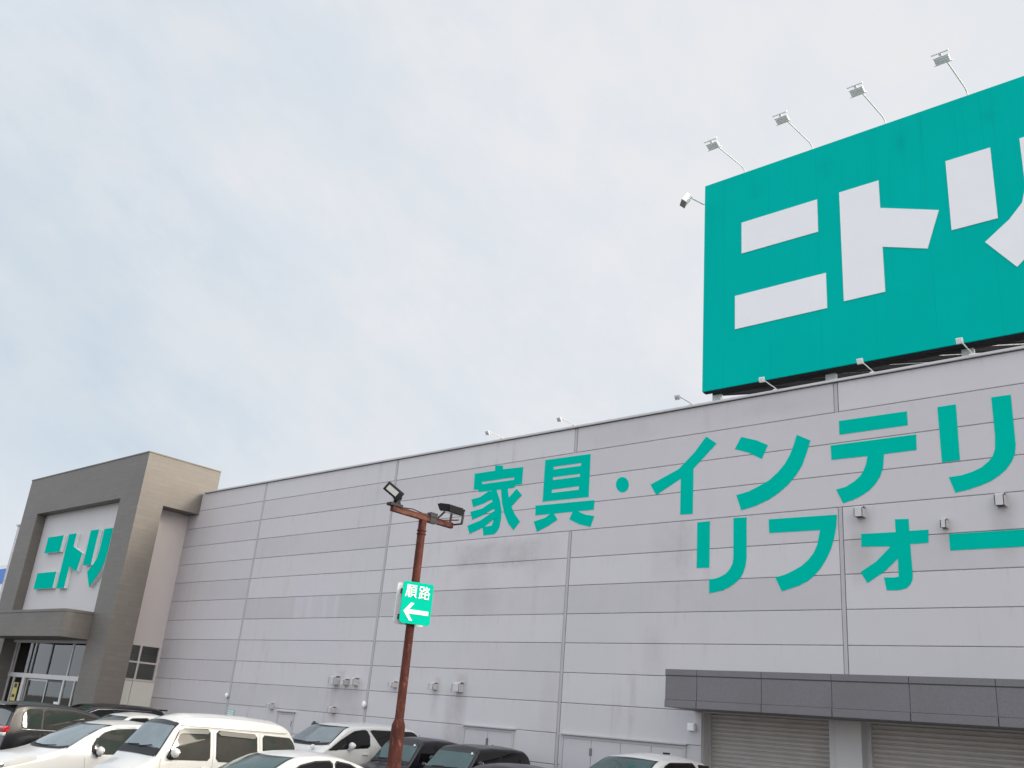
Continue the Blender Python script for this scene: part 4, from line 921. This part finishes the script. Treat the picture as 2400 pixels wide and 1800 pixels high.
    if heads:
        for sg in (1, -1):
            m = MB(); m.mb(sh.pane(heads[0], heads[1], .010, sg), Matrix()); h = m.build('headlight', M['head_lens'], t, True, local=True)
            y = heads[0][0][0] + .14; z = (interp(heads[0], y) + interp(heads[1], y)) / 2
            MB().ell((sg * (sh.hw(y, z) + .004), y, z), (.02, .05, .045), 12, 8).build('reflector', M['chrome'], h, True, local=True)
    if tails:
        for sg in (1, -1):
            sh.pane(tails[0], tails[1], .012, sg).build('tail_light', M['tail_red'], t, True, local=True)
    # front and rear ends, wheels
    fy, ry = sh.s0, sh.s1
    m = MB(); m.bbox(-sh.W * .33, sh.W * .33, fy - .02, fy + .05, .30, .50, .02); m.build('grille', M['black'], t, local=True)
    if plate:
        MB().bbox(-.165, .165, fy - .035, fy - .018, .50, .665, .004).build('number_plate', M['paper'], t, local=True)
        MB().bbox(-.165, .165, ry + .004, ry + .02, .62, .785, .004).build('number_plate', M['paper'], t, local=True)
    r = .30
    for wy in (fy + wheels[0], ry - wheels[1]):
        for sg in (1, -1):
            x = sg * (sh.W / 2 - .10)
            a = MB(); pts = [(sg * (sh.hw(wy, .3 + r * 1.12 * math.sin(k * math.pi / 16)) + .004), wy + r * 1.14 * math.cos(k * math.pi / 16), .29 + r * 1.14 * math.sin(k * math.pi / 16)) for k in range(17)]
            vs = pts + [(sg * (sh.W / 2 * sh.plan(wy) - .03), wy, .27)]; a.add(vs, [(k, k + 1, 17) if sg < 0 else (k + 1, k, 17) for k in range(16)]); a.build('wheel_arch', M['rubber'], t, local=True)
            b = MB().tube([(x - sg * .10, wy, r), (x - sg * .08, wy, r), (x + sg * .085, wy, r), (x + sg * .10, wy, r)], [r - .03, r, r, r - .02], 28); b.build('wheel', M['tyre'], t, True, 40, local=True)
            wo_ = C.objects[-1]
            q = MB().tube([(x + sg * .07, wy, r), (x + sg * .108, wy, r)], [r * .66, r * .60], 24)
            for k in range(5): ang = k * 2 * math.pi / 5; q.bar((x + sg * .112, wy, r), (x + sg * .112, wy + .17 * math.cos(ang), r + .17 * math.sin(ang)), .035, .02, (1, 0, 0))
            q.build('rim', M['rim'], wo_, True, 30, local=True)
    if extras: extras(t, sh)
    return t
def place(p0, rz, W, inset=.08, sgn=1):
    a = R(rz); return (p0[0] - sgn * math.cos(a) * (W / 2 - inset), p0[1] - sgn * math.sin(a) * (W / 2 - inset))

def put(X, Y0, W, inset=.06): return (X - (W / 2 - inset), Y0)
# white delivery van
sh = Shape([(-2.05, .5), (-2.02, .8), (-1.95, .97), (-1.64, 1.13), (-1.52, 1.27), (-1.20, 1.74), (-1.06, 1.85), (-.8, 1.915), (-.2, 1.94), (.5, 1.935), (1.1, 1.90), (1.27, 1.84), (1.39, 1.70), (1.47, 1.4), (1.51, 1.1), (1.53, .6)], 1.475, 1.15, .25, .05, .16, .21, .05, .08)
def van_extra(t, s):
    for sg in (1, -1): s.ribbon(line((-.9, 1.685), (1.3, 1.675), 20), .006, .003, sg).build('body_crease', M['seam'], t, local=True)
make_car('white boxy delivery van with three side windows and smoked visors', 'van', put(-16.0, 10.5, 1.475, .10), 0, sh, 'car_white', 'glass_ws', 'glass_side',
         (-1.53, -1.17, .88, .84, .05), [([(-1.32, 1.17), (-.50, 1.18)], [(-1.32, 1.20), (-1.10, 1.645), (-.50, 1.66)], 0), ([(-.34, 1.17), (.50, 1.17)], [(-.34, 1.65), (.50, 1.625)], 0), ([(.66, 1.17), (1.38, 1.19)], [(.66, 1.62), (1.28, 1.60), (1.38, 1.5)], 0)],
         mirror=(-1.24, 1.24, .16, True), heads=([(-2.0, .74), (-1.7, .78)], [(-2.0, .86), (-1.7, .96)]), seams=[line((-.42, .5), (-.42, 1.66)), line((.58, .5), (.58, 1.66)), line((-1.45, .5), (-1.44, 1.16))],
         handles=[(-.56, 1.04), (-.24, 1.02)], gutter=line((-1.08, 1.715), (1.2, 1.70), 16), visors=(0, 1), wheels=(.55, .6), extras=van_extra)
# white family car at the left
sh = Shape([(-2.0, .45), (-1.96, .62), (-1.75, .76), (-1.25, .90), (-.80, 1.0), (-.52, 1.09), (-.1, 1.35), (.28, 1.545), (.6, 1.61), (1.1, 1.635), (1.7, 1.59), (2.1, 1.45), (2.3, 1.15), (2.34, .6)], 1.72, .95, .29, .05, .10, .17, .12, .2)
def mpv_extra(t, s):
    for sg in (1, -1):
        s.pane([(-.36, .985), (.02, .99)], [(-.36, 1.0), (.02, 1.20)], .009, sg).build('quarter_window', M['glass_priv'], t, True, local=True)
        s.ribbon([(.09, .98), (.08, 1.12), (.15, 1.28)], .05, .010, sg).build('window_pillar', M['rubber'], t, local=True)
make_car('white family car, nose left, with a long raked windscreen, left of the delivery van', 'car', put(-19.5, 9.5, 1.72, .10), 0, sh, 'car_pearl', 'glass_ws', 'glass_side',
         (-.66, .22, .90, .82, .24), [([(.06, 1.0), (1.0, 1.02)], [(.06, 1.17), (.26, 1.36), (.55, 1.465), (1.0, 1.50)], 0), ([(1.08, 1.02), (1.9, 1.1)], [(1.08, 1.50), (1.6, 1.45), (1.9, 1.3)], 0)],
         rw=(1.95, 2.2, .8, .75), mirror=(.16, 1.02, .17, True), heads=([(-1.75, .66), (-1.0, .84)], [(-1.75, .72), (-1.3, .87), (-1.0, .905)]), tails=([(2.05, .9), (2.25, .9)], [(2.05, 1.2), (2.25, 1.15)]),
         seams=[line((1.04, .4), (1.04, 1.0)), line((.0, .4), (-.08, .92))], handles=[(.85, .88), (1.75, .9)], extras=mpv_extra)
# white minivan with blacked-out rear windows
sh = Shape([(-2.7, .55), (-2.66, .85), (-2.45, 1.02), (-1.8, 1.17), (-1.5, 1.25), (-1.22, 1.40), (-.58, 1.85), (-.35, 1.92), (0, 1.955), (.6, 1.985), (1.4, 1.98), (1.88, 1.94), (2.02, 1.80), (2.12, 1.3), (2.16, .6)], 1.83, 1.25, .18, .045, .10, .18, .08, .14)
def mini_extra(t, s):
    for sg in (1, -1):
        s.pane([(-1.2, 1.27), (-.86, 1.29)], [(-1.2, 1.28), (-.86, 1.45)], .009, sg).build('quarter_window', M['glass_priv'], t, True, local=True)
        s.ribbon([(2.06, 1.66), (2.0, 1.80)], .03, .012, sg).build('rear_pillar_trim', M['chrome'], t, local=True)
    MB().ell((.62, -1.45, 1.33), (.06, .06, .06), 12, 8).build('fender_mirror', M['car_pearl'], t, True, local=True)
make_car('white minivan with blacked-out rear windows, behind the rusty lamp post', 'minivan', put(-20.0, 17.0, 1.83, .10), 0, sh, 'car_pearl', 'glass_ws', 'glass_priv',
         (-1.26, -.60, .90, .82, .16), [([(-1.10, 1.30), (.18, 1.40)], [(-1.10, 1.31), (-.76, 1.53), (-.34, 1.745), (-.05, 1.79), (.09, 1.80), (.18, 1.70)], 1), ([(.22, 1.80), (.60, 1.41), (2.0, 1.44)], [(.22, 1.805), (1.7, 1.83), (1.84, 1.80), (2.0, 1.68)], 1)],
         mirror=(-.52, 1.38, .18, False), tails=([(1.86, .95), (2.08, .95)], [(1.86, 1.4), (2.08, 1.35)]), seams=[line((.24, .5), (.22, 1.36)), line((1.55, .5), (1.55, 1.36))], handles=[(0.02, 1.22), (.55, 1.22)], privacy='glass_priv', extras=mini_extra, wheels=(.85, .8))
# white car nearest the camera: high arched roof
sh = Shape([(-2.6, .45), (-2.55, .68), (-2.2, .8), (-1.5, .92), (-1.25, .98), (-.82, 1.24), (-.46, 1.41), (-.2, 1.47), (.2, 1.497), (.6, 1.475), (1.0, 1.385), (1.5, 1.19), (1.75, 1.07), (1.98, 1.0), (2.03, .6)], 1.62, .92, .27, .04, .08, .15, .10, .2)
make_car('white car with a high arched roof, nearest the bottom edge, left of the lamp post', 'car', put(-13.5, 10.5, 1.62, .12), 0, sh, 'car_pearl', 'glass_teal', 'glass_priv',
         (-1.22, -.52, .88, .78, .16), [([(-.60, .98), (.36, .98)], [(-.60, 1.12), (-.3, 1.285), (0, 1.35), (.36, 1.37)], 0), ([(.44, .98), (1.1, 1.02)], [(.44, 1.37), (.75, 1.33), (1.1, 1.18)], 0)],
         rw=(1.02, 1.52, .8, .75), mirror=(-.35, 1.0, .17, False), tails=([(1.70, .8), (1.92, .8)], [(1.70, .96), (1.92, .92)]), seams=[line((.40, .4), (.40, .94))], handles=[(.25, .85), (1.05, .87)])
def kei(label, p0, pr, pm, ws, wins, gw='glass_teal', mir=(-.2, 1.12, .14, False), belt=1.1, sticker=None, seams=()):
    s = Shape(pr, 1.475, belt, .12, .04, .085, .14, .06, .1)
    def ex(t, q):
        if sticker:
            b = MB()
            for y, u in sticker:
                T, zc, rz_ = q.edge(y); h = q.hw(y, zc); x = u * h; b.ell((x, y - .02, T - q.cam * u * u - .0), (.032, .03, .03), 10, 6)
            b.build('inspection_sticker', M['paper'], t, True, local=True)
    return make_car(label, 'car', put(p0[0], p0[1], 1.475), 0, s, pm, gw, 'glass_priv', ws, wins, mirror=mir, wheels=(.5, .5), extras=ex, seams=list(seams), handles=[(.3, 1.0)])
kei('glossy black tall wagon, partly behind the lamp post, left of another black one', (-18.1, 17.45),
    [(-1.6, .55), (-1.56, .88), (-1.4, 1.0), (-.75, 1.09), (-.58, 1.17), (-.38, 1.40), (-.18, 1.64), (.0, 1.735), (.4, 1.77), (1.0, 1.755), (1.5, 1.69), (1.68, 1.55), (1.78, 1.2), (1.8, .6)], 'car_navy',
    (-.60, -.20, .92, .88, .04), [([(-.26, 1.14), (.6, 1.14)], [(-.26, 1.28), (-.06, 1.57), (.6, 1.63)], 1), ([(.68, 1.14), (1.5, 1.16)], [(.68, 1.63), (1.3, 1.59), (1.5, 1.45)], 1)], sticker=[(-.22, .74)])
kei('black box-shaped wagon with upright sides and a teal-tinted windscreen', (-16.0, 17.08),
    [(-1.40, .55), (-1.37, .88), (-1.2, 1.0), (-.55, 1.08), (-.38, 1.16), (-.16, 1.38), (.05, 1.62), (.2, 1.70), (.6, 1.735), (1.4, 1.735), (1.75, 1.71), (1.92, 1.61), (2.02, 1.3), (2.07, .9), (2.09, .6)], 'car_black',
    (-.40, .03, .92, .88, .04), [([(-.06, 1.14), (.8, 1.14)], [(-.06, 1.28), (.16, 1.57), (.8, 1.62)], 1), ([(.88, 1.14), (1.78, 1.16)], [(.88, 1.62), (1.62, 1.60), (1.78, 1.5)], 1)], sticker=[(.0, .78)], mir=(.0, 1.30, .14, False))
# white SUV on the right
sh = Shape([(-2.3, .6), (-2.25, .98), (-2.0, 1.12), (-1.3, 1.22), (-1.1, 1.3), (-.75, 1.54), (-.25, 1.80), (.0, 1.87), (.5, 1.925), (1.1, 1.925), (1.5, 1.89), (1.72, 1.82), (1.86, 1.62), (1.94, 1.2), (1.96, .6)], 1.70, 1.2, .18, .05, .10, .17, .08, .14)
def suv_extra(t, s):
    MB().bbox(-.035, .035, 1.05, 1.24, 1.925, 1.96, .01).build('roof_antenna', M['black'], t, local=True)
make_car('white SUV with a small black roof antenna, left of the roller shutter', 'car', put(-10.85, 17.1, 1.70, .10), 0, sh, 'car_pearl', 'glass_teal', 'glass_priv',
         (-1.0, -.22, .88, .80, .10), [([(-.20, 1.30), (1.17, 1.30)], [(-.20, 1.58), (-.05, 1.70), (.15, 1.765), (1.05, 1.785), (1.17, 1.66)], 1), ([(1.24, 1.76), (1.34, 1.30), (1.80, 1.36)], [(1.24, 1.765), (1.68, 1.745), (1.80, 1.60)], 1)],
         mirror=(-.3, 1.32, .17, False), tails=([(1.70, 1.0), (1.88, 1.0)], [(1.70, 1.45), (1.88, 1.4)]), extras=suv_extra, wheels=(.85, .7))
# dark minivan seen from behind, far left
sh = Shape([(-3.3, .5), (-3.25, .8), (-3.0, .95), (-2.4, 1.05), (-2.1, 1.15), (-1.75, 1.42), (-1.3, 1.63), (-.7, 1.75), (0, 1.79), (.55, 1.78), (.80, 1.73), (.86, 1.62), (.94, 1.22), (1.0, .95), (1.02, .5)], 1.72, 1.12, .23, .045, .09, .15, .06, .16)
def rear_extra(t, s):
    m = MB(); pr = [(.74, 1.755), (1.06, 1.70), (1.065, 1.68), (.76, 1.71)]
    vs = [(x, y, z - .02 * abs(x)) for x in (-.62, .62) for y, z in pr]; m.add(vs, [(i, (i + 1) % 4, 4 + (i + 1) % 4, 4 + i) for i in range(4)] + [(3, 2, 1, 0), (4, 5, 6, 7)]); m.build('roof_spoiler', M['car_grey'], t, local=True)
    for sg in (1, -1):
        m = MB(); m.bbox(min(sg * .50, sg * .82), max(sg * .50, sg * .82), .88, 1.02, 1.06, 1.20, .02); m.build('tail_light', M['tail_red'], t, True, 40, local=True)
        m = MB(); m.bbox(min(sg * .50, sg * .81), max(sg * .50, sg * .81), .885, 1.03, .98, 1.055, .015); m.build('reverse_light', M['head_lens'], t, True, 40, local=True)
        m = MB(); m.tube([s.side(y, 1.15, .008, sg) for y, _ in line((-1.0, 0), (.62, 0), 10)], .011, 6); m.build('chrome_strip', M['chrome'], t, True, local=True)
make_car('dark grey minivan seen from behind with red tail lights, at the far left edge', 'minivan', put(-25.0, 11.0, 1.72, .08), 180, sh, 'car_black', 'glass_ws', 'glass_side',
         (-2.1, -1.42, .90, .82, .14), [([(-1.65, 1.17), (-1.0, 1.18)], [(-1.65, 1.2), (-1.25, 1.46), (-1.0, 1.54)], 0), ([(-.92, 1.18), (.10, 1.19)], [(-.92, 1.555), (.10, 1.61)], 0), ([(.18, 1.19), (.62, 1.20)], [(.18, 1.61), (.50, 1.60), (.62, 1.52)], 0)],
         rw=(.865, .94, .84, .82), mirror=(-1.4, 1.17, .17, False), seams=[line((-.96, .5), (-.96, 1.14)), line((.14, .5), (.14, 1.14))], handles=[(-1.1, 1.04), (0, 1.05)], extras=rear_extra)
# black minivan roof beyond
sh = Shape([(-2.9, .55), (-2.85, .95), (-2.6, 1.08), (-2.0, 1.2), (-1.8, 1.3), (-1.3, 1.62), (-.95, 1.77), (-.3, 1.83), (.4, 1.845), (1.2, 1.83), (1.42, 1.79), (1.54, 1.68), (1.64, 1.2), (1.68, .6)], 1.70, 1.2, .15, .04, .09, .15, .06, .14)
def black_extra(t, s):
    m = MB().bbox(-.60, .60, 1.34, 1.68, 1.74, 1.79, .02); m.build('roof_spoiler', M['car_black'], t, local=True)
    for sg in (1, -1):
        m = MB(); m.tube([s.side(y, z, .01, sg) for y, z in ((-1.2, 1.5), (-.85, 1.64), (-.3, 1.68), (1.0, 1.69))], .012, 6); m.build('window_trim', M['chrome'], t, True, local=True)
make_car('black minivan with a low flat roof line seen in front of the entrance block', 'minivan', put(-31.0, 16.0, 1.70), 0, sh, 'car_black', 'glass_priv', 'glass_priv',
         (-1.78, -1.05, .90, .84, .12), [([(-1.25, 1.26), (-.3, 1.28)], [(-1.25, 1.4), (-.85, 1.6), (-.3, 1.65)], 1), ([(-.2, 1.28), (1.4, 1.28)], [(-.2, 1.65), (1.2, 1.66), (1.4, 1.52)], 1)],
         mirror=(-1.15, 1.25, .17, False), extras=black_extra)
# white hatchback between
sh = Shape([(-1.75, .5), (-1.7, .85), (-1.5, 1.0), (-1.0, 1.12), (-.85, 1.2), (-.45, 1.55), (-.2, 1.70), (.15, 1.755), (.6, 1.755), (1.0, 1.70), (1.25, 1.55), (1.4, 1.15), (1.45, .6)], 1.44, 1.12, .20, .04, .09, .14, .08, .14)
make_car('white hatchback peeping out between the family car and the delivery van', 'car', put(-23.0, 12.3, 1.44), 0, sh, 'car_white', 'glass_side', 'glass_priv',
         (-.84, -.32, .90, .84, .10), [([(-.45, 1.2), (.3, 1.2)], [(-.45, 1.35), (-.15, 1.6), (.3, 1.63)], 1), ([(.38, 1.2), (1.1, 1.22)], [(.38, 1.63), (.9, 1.59), (1.1, 1.4)], 1)], mirror=(-.4, 1.2, .15, False), wheels=(.55, .55))
# black saloon between the boxy wagon and the SUV
sh = Shape([(-2.3, .5), (-2.25, .75), (-2.0, .85), (-1.3, .97), (-1.1, 1.02), (-.5, 1.28), (-.2, 1.40), (.2, 1.455), (.7, 1.45), (1.1, 1.38), (1.6, 1.12), (1.8, 1.05), (2.2, 1.0), (2.26, .6)], 1.68, .98, .24, .04, .08, .15, .08, .14)
make_car('low black saloon, only its roof edge showing between the boxy wagon and the white SUV', 'car', put(-13.7, 16.4, 1.68, .1), 0, sh, 'car_black', 'glass_priv', 'glass_priv',
         (-1.06, -.36, .90, .80, .12), [([(-.5, 1.03), (.3, 1.04)], [(-.5, 1.15), (-.1, 1.34), (.3, 1.38)], 1), ([(.38, 1.04), (1.1, 1.06)], [(.38, 1.38), (.75, 1.35), (1.1, 1.2)], 1)], mirror=(-.45, 1.05, .16, False))
